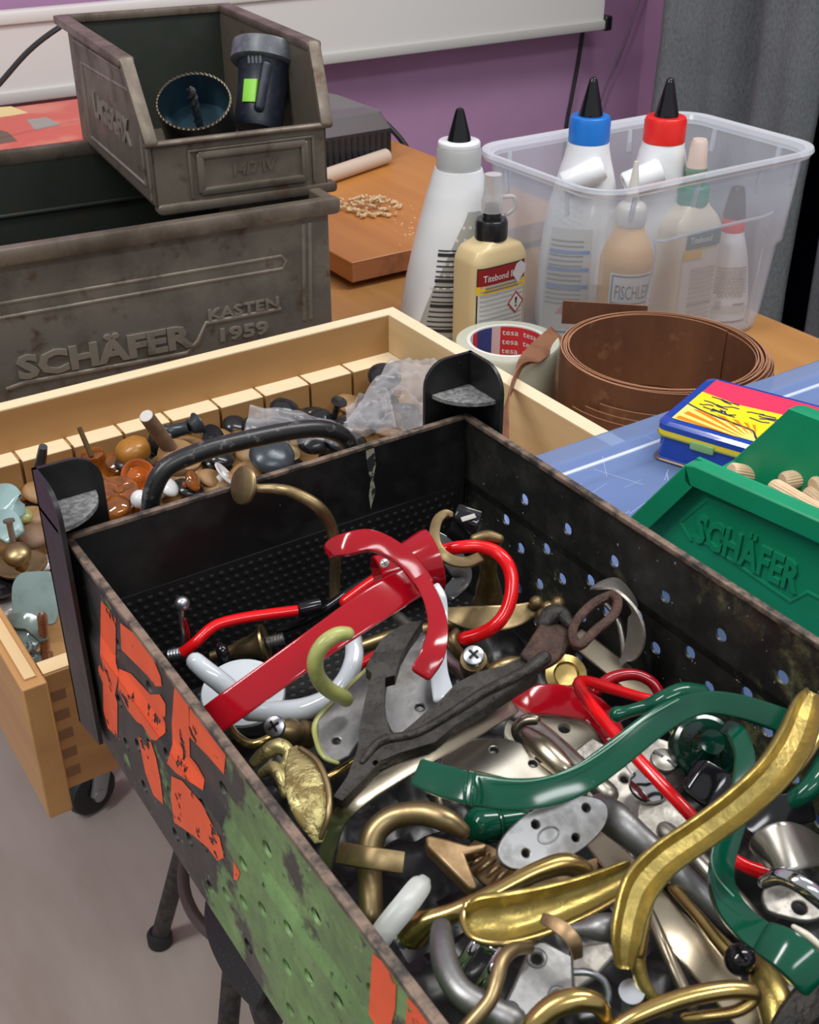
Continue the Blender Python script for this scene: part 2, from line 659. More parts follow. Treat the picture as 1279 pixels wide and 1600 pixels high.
t = thing('stool', 'black metal stool with a foot ring under the perforated box', 'stool', (.36, .86, FLOOR))
M['stool'] = worn('black_stool_metal', (.018, .018, .018), (.05, .045, .04), .45, .2, scale=90)
ctr = at(470, 1440, -.62)
rc = V((ctr.x, ctr.y, 0))
foot = at(250, 1466, FLOOR + .008)
for k, a in enumerate((0, 90, 180, 270)):
    d0 = V((foot.x, foot.y, 0)) - rc
    q = Matrix.Rotation(math.radians(a), 3, 'Z') @ d0
    bm = B()
    sweep(bm, [rc + q + V((0, 0, FLOOR + .012)), rc + q * .78 + V((0, 0, -.60)), rc + q * .38 + V((0, 0, -.34))], [.0105, .0105, .0105], None, 'round', res=3)
    lg = link('leg', bm, M['stool'], t)
    bm = B(); lathe(bm, [(.012, 0), (.015, .002), (.015, .016), (.011, .022)], rc + q + V((0, 0, FLOOR)), q * .0 + V((0, 0, 1)), 16); link('foot_cap', bm, M['black_rubber'], lg)
R = (V((foot.x, foot.y, 0)) - rc).length
bm = B(); sweep(bm, [rc + V((math.cos(a) * R * .60, math.sin(a) * R * .60, -.53)) for a in [2 * PI * k / 16 for k in range(16)]], .0065, None, 'round', closed=True, res=4)
link('foot_ring', bm, mat('ring_brown_metal', (.10, .075, .07), .4, .4), t)
bm = B(); lathe(bm, [(0, -.34), (R * .5, -.34), (R * .6, -.33), (R * .62, -.31), (R * .55, -.295), (0, -.30)], rc, (0, 0, 1), 40); link('seat', bm, M['stool'], t)
bm = B()
S(bm, [(345, 1395, -.2, 60), (350, 1440, -.2, 74), (372, 1490, -.2, 78), (402, 1535, -.2, 70), (415, 1552, -.2, 58)], 'flat', .2, (-.62, -.5, .45), cap='flat')
link('back_pad', bm, worn('speckled_black_pad', (.012, .012, .013), (.06, .06, .06), .55, 0, scale=500, lo=.6, hi=.7), t)
bm = B(); sweep(bm, [at(400, 1500, -.21), at(440, 1560, -.25), rc + V((.05, -.05, -.32))], .008, None, 'round'); link('back_bar', bm, M['stool'], t)

# ================================================================== pine drawer
t = thing('pine_drawer', 'open pine drawer full of cabinet knobs, overhanging the bench', 'drawer', (.3, .62, 0))
DX0, DX1, DY0, DY1, DZ = .086, .496, .4685, .777, .075
bm = B(); box(bm, DX0 + .004, DX1 - .004, DY0 + .006, DY1 - .004, .002, .008); link('drawer_bottom', bm, M['pine_in'], t)
bm = B(); box(bm, DX0 + .012, DX1, DY1 - .012, DY1, 0, DZ - .0005)
o = link('back_board', bm, M['pine_in'], t)
bm = B(); box(bm, DX0 + .012, DX1, DY1 - .012, DY1, DZ - .0005, DZ + .0005); link('edge', bm, M['pine_top'], o)
bm = B(); box(bm, DX1 - .012, DX1, DY0 + .010, DY1 - .012, 0, DZ - .0005); o = link('side_board', bm, M['pine_y'], t)
bm = B(); box(bm, DX1 - .012, DX1, DY0 + .010, DY1 - .012, DZ - .0005, DZ + .0005); link('edge', bm, M['pine_top'], o)
bm = B(); box(bm, DX0, DX0 + .0125, DY0 - .004, DY1, -.010, DZ); o = link('side_board', bm, M['oak_l'], t, bevel=.001)
bm = B(); box(bm, DX0 + .0035, DX0 + .009, DY0 + .002, DY1, DZ, DZ + .0012); link('edge_strip', bm, M['pine_y'], o)
bm = B(); box(bm, DX0 + .0125, DX1, DY0 + .001, DY0 + .012, 0, DZ); o = link('front_board', bm, M['oak'], t, bevel=.0008)
bm = B(); box(bm, DX0 + .0125, DX1, DY0 + .0015, DY0 + .0118, DZ, DZ + .0008); link('edge', bm, M['pine'], o)
M['joint'] = mat('dark_finger_joint', (.16, .07, .025), .5)
bm = B()
for k in range(5): box(bm, DX0 + .014, DX0 + .021, DY0 + .0006, DY0 + .001, .008 + k * .0125, .014 + k * .0125)
link('finger_joint', bm, M['joint'], o)
# notched strip along the back
bm = B()
zt = .042
ys = DY1 - .012
edges_x = sorted(at(px, py, zt).x for px, py in ((-45, 744), (33, 722), (114, 700), (193, 678), (267, 658), (341, 636), (409, 617), (479, 597), (545, 579)))
prev = DX0 + .013
for x in edges_x + [DX1 - .0125]:
    box(bm, prev, x - .0012 if x in edges_x else x, ys - .018, ys, .008, zt)
    prev = x + .0012
box(bm, DX0 + .013, DX1 - .0125, ys - .012, ys, .008, zt - .0005)
o = link('notched_strip', bm, M['pine_in'], t)
bm = B(); prev = DX0 + .013
for x in edges_x + [DX1 - .0125]:
    box(bm, prev, x - .0012 if x in edges_x else x, ys - .018, ys, zt, zt + .0006); prev = x + .0012
link('strip_edge', bm, M['pine_top'], o)

# ================================================================== black perforated steel box
XL, XR, YB, YF, ZB, ZR, ZC = .1005, .2885, .392, .0, .100, .195, .1605
perf = thing('perforated_box', 'black perforated steel box with a carry bar and peeling orange letters on its side', 'box', (.194, .2, ZB))


def box_paint(name, side):
    """dark paint, worn to green, with rust along edges; patches are real paint, placed on the sheet"""
    m = mat(name, (.02, .02, .019), .42)
    tc = nd(m, 'ShaderNodeTexCoord')
    sp = nd(m, 'ShaderNodeSeparateXYZ')
    ln(m, tc.outputs['Object'], sp.inputs[0])
    n1 = noise_fac(m, 26, .35, .65, detail=6)
    n2 = noise_fac(m, 130, .40, .62, detail=6, rough=.7)
    grime = mixc(m, noise_fac(m, 70, .45, .75), (.012, .0125, .012), (.032, .031, .028))
    # green zone: towards -Y
    mr = nd(m, 'ShaderNodeMapRange')
    if side == 'left':
        mr.inputs[1].default_value = .075; mr.inputs[2].default_value = .035
    else:
        mr.inputs[1].default_value = .050; mr.inputs[2].default_value = -.02
    ln(m, sp.outputs['Y'], mr.inputs[0])
    ad = nd(m, 'ShaderNodeMath', operation='ADD')
    ln(m, mr.outputs[0], ad.inputs[0])
    sc = nd(m, 'ShaderNodeMath', operation='MULTIPLY_ADD')
    ln(m, n1, sc.inputs[0]); sc.inputs[1].default_value = 1.5; sc.inputs[2].default_value = -.75
    ln(m, sc.outputs[0], ad.inputs[1])
    th = nd(m, 'ShaderNodeMapRange')
    th.inputs[1].default_value = .35; th.inputs[2].default_value = .6
    ln(m, ad.outputs[0], th.inputs[0])
    if side == 'left':
        g = mixc(m, noise_fac(m, 40, .3, .7), (.12, .235, .075), (.19, .33, .11))
        g = mixc(m, mixf(m, noise_fac(m, 18, .45, .75), 0, .8), g, (.06, .075, .035))
        g = mixc(m, mixf(m, noise_fac(m, 220, .62, .70, detail=4), 0, 1), g, (.012, .014, .012))
        chips = mixf(m, n2, .75, 1.0)
    else:
        g = mixc(m, n2, (.02, .021, .018), (.13, .135, .06))
        g = mixc(m, mixf(m, noise_fac(m, 40, .55, .7), 0, .7), g, (.06, .022, .012))
        chips = mixf(m, n2, .2, .8)
    mu = nd(m, 'ShaderNodeMath', operation='MULTIPLY')
    ln(m, th.outputs[0], mu.inputs[0]); ln(m, chips, mu.inputs[1])
    c = mixc(m, mu.outputs[0], grime, g)
    # white specks
    c = mixc(m, noise_fac(m, 340, .715, .745, detail=2), c, (.30, .29, .26))
    ln(m, c, bsdf(m).inputs['Base Color'])
    ln(m, mixf(m, n1, .32, .55), bsdf(m).inputs['Roughness'])
    bump(m, n2, .18, .0006)
    return m


M['box_left'] = box_paint('box_paint_left', 'left')
M['box_right'] = box_paint('box_paint_right', 'right')
M['box_black'] = worn('box_black_paint', (.0075, .0075, .0078), (.022, .021, .020), .36, 0, scale=45, lo=.45, hi=.75, rough2=.55, extra=((.20, .19, .17), 330, .71, .75))
M['box_rust'] = worn('worn_sheet_edge', (.22, .155, .115), (.04, .035, .03), .6, .3, scale=140, lo=.4, hi=.62)


def side_panel(x, sgn, name, m):
    """perforated long side: a flat upper field, a step, a lower field set 4 mm further out"""
    bm = B()
    lo = x + sgn * .002

    def holes(xx, zs, y0, dy, n, r=.0029 if sgn < 0 else .0028):
        out = []
        for z, off in zs:
            for k in range(n):
                y = y0 - off - dy * k
                if YF + .01 < y < YB - .01: out.append(circ((xx, y, z), (1, 0, 0), r, 12))
        return out
    up = holes(x, [(.1732, 0)], .3459, .0293, 12)
    n = (-1, 0, 0)
    plate(bm, [(x, YB, ZC + .003), (x, YB, ZR), (x, YF, ZR), (x, YF, ZC + .003)], n, .0012, up)
    dn = holes(lo, [(.1545, -.0147), (.1452, -.003), (.1340, .0117), (.1235, -.003), (.113, .0117)], .3459, .0293, 13)
    plate(bm, [(lo, YB, ZB), (lo, YB, ZC - .003), (lo, YF, ZC - .003), (lo, YF, ZB)], n, .0012, dn)
    for q in (0, .0012):
        quad(bm, (x + q, YB, ZC + .003), (x + q, YF, ZC + .003), (lo + q, YF, ZC - .003), (lo + q, YB, ZC - .003))
    return link(name, bm, m, perf, sharp=60)


side_panel(XL, -1, 'side_panel', M['box_left'])
side_panel(XR, 1, 'side_panel', M['box_right'])
bm = B()
box(bm, XL, XR, YB - .0012, YB, ZB, ZR); link('back_panel', bm, M['box_black'], perf)
bm = B(); box(bm, XL, XR, YF, YF + .0012, ZB, ZR); link('front_panel', bm, M['box_black'], perf)
bm = B(); box(bm, XL - .0015, XR + .0015, YF, YB, ZB, ZB + .0015); link('bottom_panel', bm, M['box_black'], perf)
bm = B()
rt = .0015
sweep(bm, [(XL + .0004, YF, ZR), (XL + .0004, (YF + YB) / 2, ZR), (XL + .0004, YB, ZR)], .0016, .0012, 'flat', (0, 0, 1), res=8)
sweep(bm, [(XR + .0004, YF, ZR), (XR + .0004, YB, ZR)], .0016, .0012, 'flat', (0, 0, 1))
sweep(bm, [(XL, YB - .0005, ZR), (XR, YB - .0005, ZR)], .0014, .0010, 'flat', (0, 0, 1))
sweep(bm, [(XL, YF + .0005, ZR), (XR, YF + .0005, ZR)], .0014, .0010, 'flat', (0, 0, 1))
link('rim', bm, M['box_rust'], perf)
# pimpled mat: lower back wall and floor lining
bm = B()
box(bm, XL + .002, XR - .002, YB - .0024, YB - .0014, ZB + .002, ZC)
box(bm, XL + .002, XR - .002, YF + .01, YB - .003, ZB + .0016, ZB + .0026)
def dome(c, n, r):
    u, w, n = basis(n); c = V(c)
    a = [bm.verts.new(c + (u * math.cos(2 * PI * k / 6) + w * math.sin(2 * PI * k / 6)) * r) for k in range(6)]
    b = [bm.verts.new(c + (u * math.cos(2 * PI * k / 6) + w * math.sin(2 * PI * k / 6)) * r * .6 + n * r * .3) for k in range(6)]
    top = bm.verts.new(c + n * r * .38)
    for k in range(6):
        j = (k + 1) % 6
        bm.faces.new((a[k], a[j], b[j], b[k])); bm.faces.new((b[k], b[j], top))
for i in range(40):
    for j in range(13):
        x = XL + .006 + i * .0046 + (j % 2) * .0023
        if x < XR - .005: dome((x, YB - .0024, ZB + .006 + j * .0042), (0, -1, 0), .0016)
for i in range(40):
    for j in range(20):
        x = XL + .006 + i * .0046 + (j % 2) * .0023
        if x < XR - .005: dome((x, YB - .007 - j * .0046, ZB + .0026), (0, 0, 1), .0016)
link('pimpled_mat', bm, mat('black_pimpled_mat', (.007, .007, .0075), .55), perf)
# scratch of bare paint on the inner back wall
bm = B(); q = atY(580, 700, YB - .0014); w_ = .0026
loop = [(q.x - w_, q.y, .1935), (q.x + w_ * .6, q.y, .1935), (q.x + w_ * .9, q.y, .185), (q.x + w_ * .3, q.y, .178), (q.x + w_ * .8, q.y, .172), (q.x - .3 * w_, q.y, .163), (q.x - w_ * .6, q.y, .170), (q.x - w_ * .2, q.y, .178), (q.x - w_ * .9, q.y, .186)]
plate(bm, loop, (0, -1, 0), .0002); link('paint_streak', bm, worn('chipped_cream_paint', (.30, .30, .22), (.02, .02, .02), .6, 0, scale=200, lo=.5, hi=.55), perf)

# corner posts
def post(cx, cy, sx, sy):
    """angle iron on a corner; sx, sy point outwards"""
    bm = B()
    h0, h1 = ZB - .002, .2225
    L = .026
    th = .0018
    def flange(axis, s):
        pts = []
        # outline in (along, z), rounded outer top corner
        o = [(0, h0), (L, h0 + .006), (L, h1 - .012)]
        for k in range(1, 7):
            a = PI / 2 * k / 6
            o.append((L - .012 + .012 * math.cos(a), h1 - .012 + .012 * math.sin(a)))
        o.append((0, h1))
        if axis == 'x':
            return [(cx - sx * a, cy, z) for a, z in o], (0, 1, 0)
        return [(cx, cy - sy * a, z) for a, z in o], (1, 0, 0)
    lp, n = flange('x', sx); plate(bm, lp, (0, sy, 0), th)
    lp, n = flange('y', sy); plate(bm, lp, (sx, 0, 0), th)
    o = link('corner_post', bm, M['box_black'], perf)
    bm = B()
    lp = [(cx, cy, .2068)] + [(cx - sx * .0225 * math.sin(a), cy - sy * .0225 * math.cos(a), .2068) for a in [PI / 2 * k / 10 for k in range(11)]]
    plate(bm, lp, (0, 0, 1), .0018)
    link('shelf_plate', bm, M['dusty'], o)
    return o


M['dusty'] = worn('dusty_steel', (.20, .205, .205), (.09, .09, .088), .8, 0, scale=420, lo=.4, hi=.6)
post(XL - .0055, YB + .010, -1, 1)
post(XR + .0085, YB + .008, 1, 1)
post(XL - .0055, YF - .004, -1, -1)
post(XR + .0085, YF - .004, 1, -1)
bm = B()
S(bm, [(238, 800, .18, 26)], 'round') if False else None
hp = [atY(a, b, YB + .0105) for a, b in ((236, 800), (240, 765), (262, 730), (320, 704), (400, 684), (465, 672), (508, 671), (538, 684), (552, 712), (553, 740))]
sweep(bm, hp, .0040, None, 'round', res=6, seg=16)
link('carry_bar', bm, worn('black_bar', (.010, .010, .0105), (.10, .095, .09), .35, 0, scale=220, lo=.56, hi=.68), perf)

# painted letters on the outer left side
M['orange'] = worn('orange_stencil_paint', (.82, .095, .018), (.66, .070, .014), .45, 0, scale=60, lo=.3, hi=.7)


def chip(m, scale, lo, hi):
    nt = m.node_tree
    out = nt.nodes['Material Output']
    tr = nd(m, 'ShaderNodeBsdfTransparent')
    mx = nd(m, 'ShaderNodeMixShader')
    f = noise_fac(m, scale, lo, hi, detail=6, rough=.65)
    ln(m, f, mx.inputs[0])
    ln(m, bsdf(m).outputs[0], mx.inputs[1])
    ln(m, tr.outputs[0], mx.inputs[2])
    ln(m, mx.outputs[0], out.inputs[0])


chip(M['orange'], 85, .60, .615)


def decal(pxs, name='painted_letter'):
    """paint film on the outer face of the left side (upper field, step, lower field)"""
    bm = B()
    e_ = .00022
    nS = V((-.006, 0, .002)).normalized()
    planes = ((V((XL - e_, 0, 0)), V((1, 0, 0))), (V((XL, 0, ZC + .003)) + nS * e_, nS), (V((XL - .002 - e_, 0, 0)), V((1, 0, 0))))
    fU = lambda p: atX(p[0], p[1], XL).z - (ZC + .003)
    fL = lambda p: (ZC - .003) - atX(p[0], p[1], XL - .002).z

    def clip(poly, f, keep):
        out = []
        for a, b in zip(poly, poly[1:] + poly[:1]):
            fa, fb = f(a), f(b)
            if (fa >= 0) == keep: out.append(a)
            if (fa >= 0) != (fb >= 0):
                t = fa / (fa - fb)
                out.append((a[0] + (b[0] - a[0]) * t, a[1] + (b[1] - a[1]) * t))
        return out
    upper = clip(pxs, fU, True)
    rest = clip(pxs, fU, False)
    mid = clip(rest, fL, False) if len(rest) > 2 else []
    low = clip(rest, fL, True) if len(rest) > 2 else []
    for poly, (po, no) in zip((upper, mid, low), planes):
        if len(poly) < 3: continue
        tmp = bmesh.new()
        vs = [tmp.verts.new(atP(q[0], q[1], po, no)) for q in poly]
        bmesh.ops.triangle_fill(tmp, use_beauty=True, edges=[tmp.edges.new((vs[i], vs[(i + 1) % len(vs)])) for i in range(len(vs))], normal=no)
        me = bpy.data.meshes.new('t'); tmp.to_mesh(me); tmp.free(); bm.from_mesh(me); bpy.data.meshes.remove(me)
    return link(name, bm, M['orange'], perf)


K = lambda pts: [(100 + x / 4.0, 860 + y / 4.0) for x, y in pts]      # points read off a 4x enlargement of the photograph
decal(K([(232, 315), (262, 345), (325, 425), (325, 700), (345, 770), (320, 905), (335, 950), (335, 1170), (275, 1110), (248, 1000), (245, 830), (215, 750), (228, 640)]))
decal(K([(352, 452), (440, 520), (560, 680), (605, 790), (612, 850), (575, 850), (520, 780), (440, 700), (360, 620)]))
decal(K([(345, 740), (420, 770), (540, 900), (600, 900), (635, 960), (635, 1140), (575, 1190), (545, 1180), (490, 1090), (455, 1070), (400, 1000), (340, 870)]))
decal(K([(465, 1165), (545, 1200), (575, 1290), (605, 1440), (622, 1590), (560, 1530), (510, 1390), (490, 1290)]))
decal(K([(690, 860), (720, 880), (780, 960), (788, 1290), (830, 1340), (880, 1430), (870, 1500), (760, 1430), (700, 1390), (645, 1330), (680, 1210), (675, 1080)]))
decal(K([(785, 985), (850, 1040), (1015, 1240), (1000, 1400), (905, 1290), (785, 1165)]))
K2 = lambda pts: [(340 + x / 3.366, 1180 + y / 3.366) for x, y in pts]
decal(K([(672, 1410), (740, 1440), (860, 1580), (930, 1720), (975, 1800), (1000, 1920), (960, 1940), (900, 1860), (820, 1790), (690, 1700), (670, 1560)]))
decal(K2([(85, 555), (118, 620), (105, 660), (85, 655)]))
decal(K2([(815, 1040), (860, 1080), (940, 1190), (935, 1330), (915, 1414), (830, 1414), (795, 1360)]))
decal(K2([(998, 1270), (1050, 1330), (1110, 1414), (990, 1414)]))

# ================================================================== clear blue case under the tin
CZ = .115
M['blue_case'] = clear('blue_clear_plastic', (.60, .72, .92), .32, .22, (.25, .35, .60))
M['blue_edge'] = clear('blue_clear_edge', (.7, .8, .95), .5, .25, (.45, .54, .74))
t = thing('organiser_case', 'flat clear blue plastic organiser case with a scratched lid under the tin', 'case', (.56, .26, 0))
cx0, cx1, cy0, cy1 = .302, .80, .06, .4605
bm = B(); box(bm, cx0, cx1, cy0, cy1, .002, CZ - .012); link('case_body', bm, M['blue_edge'], t, bevel=.004)
bm = B(); box(bm, cx0 + .002, cx1 - .002, cy0 + .002, cy1 - .002, CZ - .012, CZ); link('lid', bm, M['blue_case'], t, bevel=.003)
bm = B()
sweep(bm, [(cx0 + .012, cy1 - .030, CZ - .0002), (cx1 - .02, cy1 - .030, CZ - .0002)], .0016, .0012, 'half', (0, 0, 1), res=1)
sweep(bm, [(cx0 + .012, cy1 - .030, CZ - .0002), (cx0 + .012, cy0 + .02, CZ - .0002)], .0016, .0010, 'half', (0, 0, 1), res=1)
link('lid_ridge', bm, mat('clear_ridge', (.50, .57, .70), .3), t)
bm = B()
for k in range(1, 9): box(bm, cx0 + .02 + k * .052, cx0 + .0213 + k * .052, cy0 + .02, cy1 - .034, .01, CZ - .013)
for k in range(1, 7): box(bm, cx0 + .02, cx1 - .02, cy0 + .02 + k * .052, cy0 + .0213 + k * .052, .01, CZ - .013)
link('divider', bm, mat('blue_divider', (.30, .42, .72), .3), t)
bm = B(); box(bm, cx0 + .01, cx1 - .01, cy0 + .01, cy1 - .01, .004, .008)
link('foam_insert', bm, mat('grey_blue_insert', (.30, .38, .60), .6), t)
bm = B()
rr = random.Random(3)
for k in range(110):
    x, y = rr.uniform(cx0 + .02, cx0 + .22), rr.uniform(cy1 - .2, cy1 - .035); a = rr.gauss(.5, .6); L = rr.uniform(.008, .035)
    sweep(bm, [(x, y, CZ + .00005), (x + L * .5 * math.cos(a), y + L * .5 * math.sin(a), CZ + .00005), (x + L * math.cos(a), y + L * math.sin(a), CZ + .00005)], rr.uniform(.00005, .00011), .00004, 'flat', (0, 0, 1), res=2, seg=6, cap='flat')
link('scratches', bm, mat('scratch_white', (.50, .60, .80), .6), t)
# a plain wooden riser carries the perforated box beside the case
bm = B(); box(bm, .165, .282, .02, .385, .0005, .0995)
solo('wooden_riser', bm, M['oak'], 'plain wooden block under the black perforated box on the bench', 'block')
# ================================================================== grey steel storage boxes
def steel(name, a, b, rust):
    m = worn(name, a, b, .42, .55, scale=26, lo=.38, hi=.66, rough2=.6, metal2=.35, bumpy=.1, extra=(rust, 55, .57, .72))
    return m


M['steel'] = steel('bare_grey_steel', (.20, .185, .16), (.105, .092, .076), (.085, .05, .03))
M['steel_in'] = steel('steel_inside_green', (.045, .055, .045), (.03, .035, .028), (.05, .035, .022))
M['steel_brown'] = steel('brown_steel', (.185, .160, .122), (.10, .082, .060), (.075, .042, .024))
M['steel_worn'] = steel('worn_bright_steel', (.30, .27, .22), (.17, .15, .12), (.09, .06, .04))
M['steel_rim'] = steel('steel_rim', (.20, .165, .13), (.075, .058, .042), (.09, .045, .025))

# large box, front on the picture plane side
big = thing('metal_storage_box', 'large grey steel storage box with raised lettering, behind the pine drawer', 'box', (.30, .93, 0))
yw = math.radians(-5.2)
MB_ = Matrix.Translation((.462, .820, 0)) @ Matrix.Rotation(yw, 4, 'Z')
L_, D_, Hh = .46, .262, .152
tm = lambda x, y, z: MB_ @ V((x, y, z))
fn = (MB_.to_3x3() @ V((0, -1, 0)))
bm = B()
th = .0015
box(bm, -L_, 0, 0, th, .0, Hh, MB_); o = link('front_panel', bm, M['steel'], big)
bm = B(); box(bm, -L_, 0, th, D_, 0, th, MB_); link('bottom_panel', bm, M['steel_in'], big)
bm = B(); box(bm, -th, 0, th, D_, 0, Hh, MB_); link('end_panel', bm, M['steel'], big)
bm = B(); box(bm, -L_, -L_ + th, th, D_, 0, Hh, MB_); link('end_panel', bm, M['steel'], big)
bm = B(); box(bm, -L_, 0, D_ - th, D_, 0, Hh, MB_); link('back_panel', bm, M['steel_in'], big)
bm = B()
for z in (.045, .075, .105): sweep(bm, [tm(-L_ + .005, D_ - th - .001, z), tm(-.005, D_ - th - .001, z)], .0022, .0016, 'half', fn, res=1)
link('pressed_rib', bm, M['steel_in'], big)
bm = B()
for pts in ([(-L_, -.003, Hh + .004), (.004, -.003, Hh + .004)], [(-L_, D_ + .003, Hh + .004), (.004, D_ + .003, Hh + .004)]):
    sweep(bm, [tm(*p) for p in pts], .0065, .0052, 'flat', fn, res=1)
sweep(bm, [tm(.002, -.003, Hh + .004), tm(.002, D_ + .003, Hh + .004)], .0052, .0052, 'flat', (0, 0, 1), res=1)
link('rolled_rim', bm, M['steel_rim'], big)
# pressed shapes on the front
fr = lambda px, py: atP(px, py, tm(0, 0, 0), fn)
def press(lst, w, res=1, par=None, h=.5, nm='pressed_line'):
    bm = B()
    for L in lst:
        P = [fr(*p) for p in L]
        sweep(bm, P, w, w * h, 'half', fn, res=res, seg=10)
    return link(nm, bm, M['steel_worn'], par or o)
press([[(-60, 485), (300, 424), (440, 400), (447, 408), (442, 420), (300, 444), (-60, 508)]], .0014)
press([[(12, 608), (40, 598), (292, 552), (310, 533), (322, 505), (438, 483)]], .0019)
press([[(476, 500), (474, 350)], [(486, 498), (484, 348)]], .0016)
bm = B()
text_fit(bm, 'SCHÄFER', fr(30, 592), fr(304, 538), fn, .0175, extr=.0014, bold=.045); link('raised_lettering', bm, M['steel_worn'], o)
bm = B()
text_fit(bm, 'KASTEN', fr(326, 500), fr(436, 479), fn, .0085, extr=.0010, bold=.03); link('raised_lettering', bm, M['steel_worn'], o)
bm = B()
text_fit(bm, '1959', fr(345, 533), fr(420, 520), fn, .0105, extr=.0010, bold=.03); link('raised_lettering', bm, M['steel_worn'], o)

# small open-front box standing on it
sm = thing('open_front_bin', 'small brown steel open-front bin with label frame, on the large steel box', 'bin', (.40, .95, .157))
MS = Matrix.Translation((.3365, .866, .1615)) @ Matrix.Rotation(math.radians(-6.8), 4, 'Z')
s = lambda x, y, z: MS @ V((x, y, z))
r3 = MS.to_3x3()
SW, SL, H1, H2, SY = .1435, .245, .049, .104, .026
fnS = r3 @ V((0, -1, 0)); lnS = r3 @ V((-1, 0, 0))
bm = B(); box(bm, 0, SW, 0, .0014, 0, H1, MS); fp = link('front_panel', bm, M['steel_brown'], sm)
bm = B(); box(bm, 0, SW, .0014, SL, 0, .0014, MS); link('bottom_panel', bm, M['steel_brown'], sm)
bm = B(); box(bm, 0, SW, SL - .0014, SL, 0, H2, MS); link('back_panel', bm, M['steel_in'], sm)
sides = []
for x, sgn in ((0, -1), (SW, 1)):
    bm = B()
    lp = [s(x, 0, 0), s(x, 0, H1), s(x, SY, H2), s(x, SL, H2), s(x, SL, 0)]
    plate(bm, lp, r3 @ V((sgn, 0, 0)), .0014)
    sides.append(link('side_panel', bm, M['steel_brown'] if sgn < 0 else M['steel_brown'], sm))
bm = B()
for x, sgn in ((0, -1), (SW, 1)):
    a = x + sgn * .004
    sweep(bm, [s(a, SL + .002, H2), s(a, SY + .003, H2)], .0065, .0036, 'flat', r3 @ V((0, 0, 1)), res=1)
    sweep(bm, [s(a, SY + .003, H2 + .001), s(a - sgn * .002, SY * .5, H1 + (H2 - H1) * .5), s(a - sgn * .004, -.001, H1 + .001)], .0052, .0036, 'flat', r3 @ V((0, -1, .5)), res=4)
sweep(bm, [s(-.003, -.001, H1), s(SW + .003, -.001, H1)], .0032, .0026, 'round', res=1)
sweep(bm, [s(-.003, SL + .001, H2), s(SW + .003, SL + .001, H2)], .0045, .0034, 'flat', r3 @ V((0, 0, 1)), res=1)
link('rolled_rim', bm, M['steel_rim'], sm)
bm = B()
sweep(bm, [s(.004, .004, -.0016), s(SW + .005, .004, -.0016)], .006, .0042, 'flat', r3 @ V((0, 0, 1)), res=1)
link('base_lip', bm, M['steel_rim'], sm)
# label frame
bm = B()
x0, x1, z0, z1 = .037, .124, .009, .037
n = fnS
for a, b in (((x0, z0), (x1, z0)), ((x1, z0), (x1, z1)), ((x1, z1), (x0, z1)), ((x0, z1), (x0, z0))):
    sweep(bm, [s(a[0], -.001, a[1]), s(b[0], -.001, b[1])], .0028, .0016, 'flat', n, res=1)
for xx in (x0 - .008, x1 + .008): sweep(bm, [s(xx, -.0006, z0 - .004), s(xx, -.0006, z1 + .004)], .0014, .0012, 'half', n, res=1)
sweep(bm, [s(x0 - .008, -.0006, z1 + .004), s(x1 + .008, -.0006, z1 + .004)], .0014, .0012, 'half', n, res=1)
link('label_frame', bm, M['steel_brown'], fp)
bm = B(); text_fit(bm, '14/7 IV', s(.064, 0, .0185), s(.099, 0, .0185), n, .009, extr=.0005, bold=.02); link('stamped_mark', bm, M['steel_brown'], fp)
bm = B()
ls = lambda y, z: s(0, y, z)
fx = [(.026, .012), (.205, .010), (.205, .074), (.040, .080), (.026, .060), (.026, .012)]
for a, b in zip(fx, fx[1:]): sweep(bm, [ls(*a), ls(*b)], .0016, .0012, 'half', lnS, res=1)
sweep(bm, [ls(.02, .092), ls(.225, .090)], .0018, .0014, 'half', lnS, res=1)
sweep(bm, [ls(.012, .004), ls(.012, .062)], .0018, .0014, 'half', lnS, res=1)
link('pressed_line', bm, M['steel_worn'], sides[0])
bm = B(); text_fit(bm, 'LAGER-FIX', ls(.172, .036), ls(.058, .036), lnS, .019, extr=.0012, bold=.04); link('raised_lettering', bm, M['steel_worn'], sides[0])

# hole saw
hs = thing('hole_saw', 'dark hole saw cup with toothed rim and pilot drill in the small bin', 'hole saw', s(.046, .06, .002))
hr = atP(303, 159, s(0, .052, 0), fnS)
ha = V((-.30, -.46, .83)).normalized()
hu, hw_, ha = basis(ha)
HR, HL = .0300, .034
hc = hr - ha * HL
M['saw_in'] = mat('blued_steel', (.05, .095, .125), .3, .8)
bm = B(); lathe(bm, [(.0, .0), (HR * .98, .0), (HR, HL), (HR - .0015, HL + .0004), (HR - .0015, .003), (0, .003)], hc, ha, 44); link('cup', bm, mat('black_saw_paint', (.010, .012, .014), .3, .3), hs)
bm = B(); lathe(bm, [(0, .0034), (HR - .002, .0036), (HR - .0017, HL + .0002)], hc, ha, 44, caps=False); link('inner_wall', bm, M['saw_in'], hs)
bm = B()
for k in range(48):
    a = 2 * PI * k / 48
    rd = hu * math.cos(a) + hw_ * math.sin(a); tdir = hw_ * math.cos(a) - hu * math.sin(a)
    q = hc + rd * (HR - .0007) + ha * HL
    v = [bm.verts.new(q + tdir * x + rd * y + ha * z) for x, y, z in ((-.0019, -.0008, 0), (.0019, -.0008, 0), (.0019, .0008, 0), (-.0019, .0008, 0), (.0008, 0, .0028))]
    for f in ((0, 1, 4), (1, 2, 4), (2, 3, 4), (3, 0, 4), (3, 2, 1, 0)): bm.faces.new([v[i] for i in f])
link('teeth', bm, mat('bare_teeth', (.55, .48, .36), .35, .9), hs)
bm = B()
rows = []
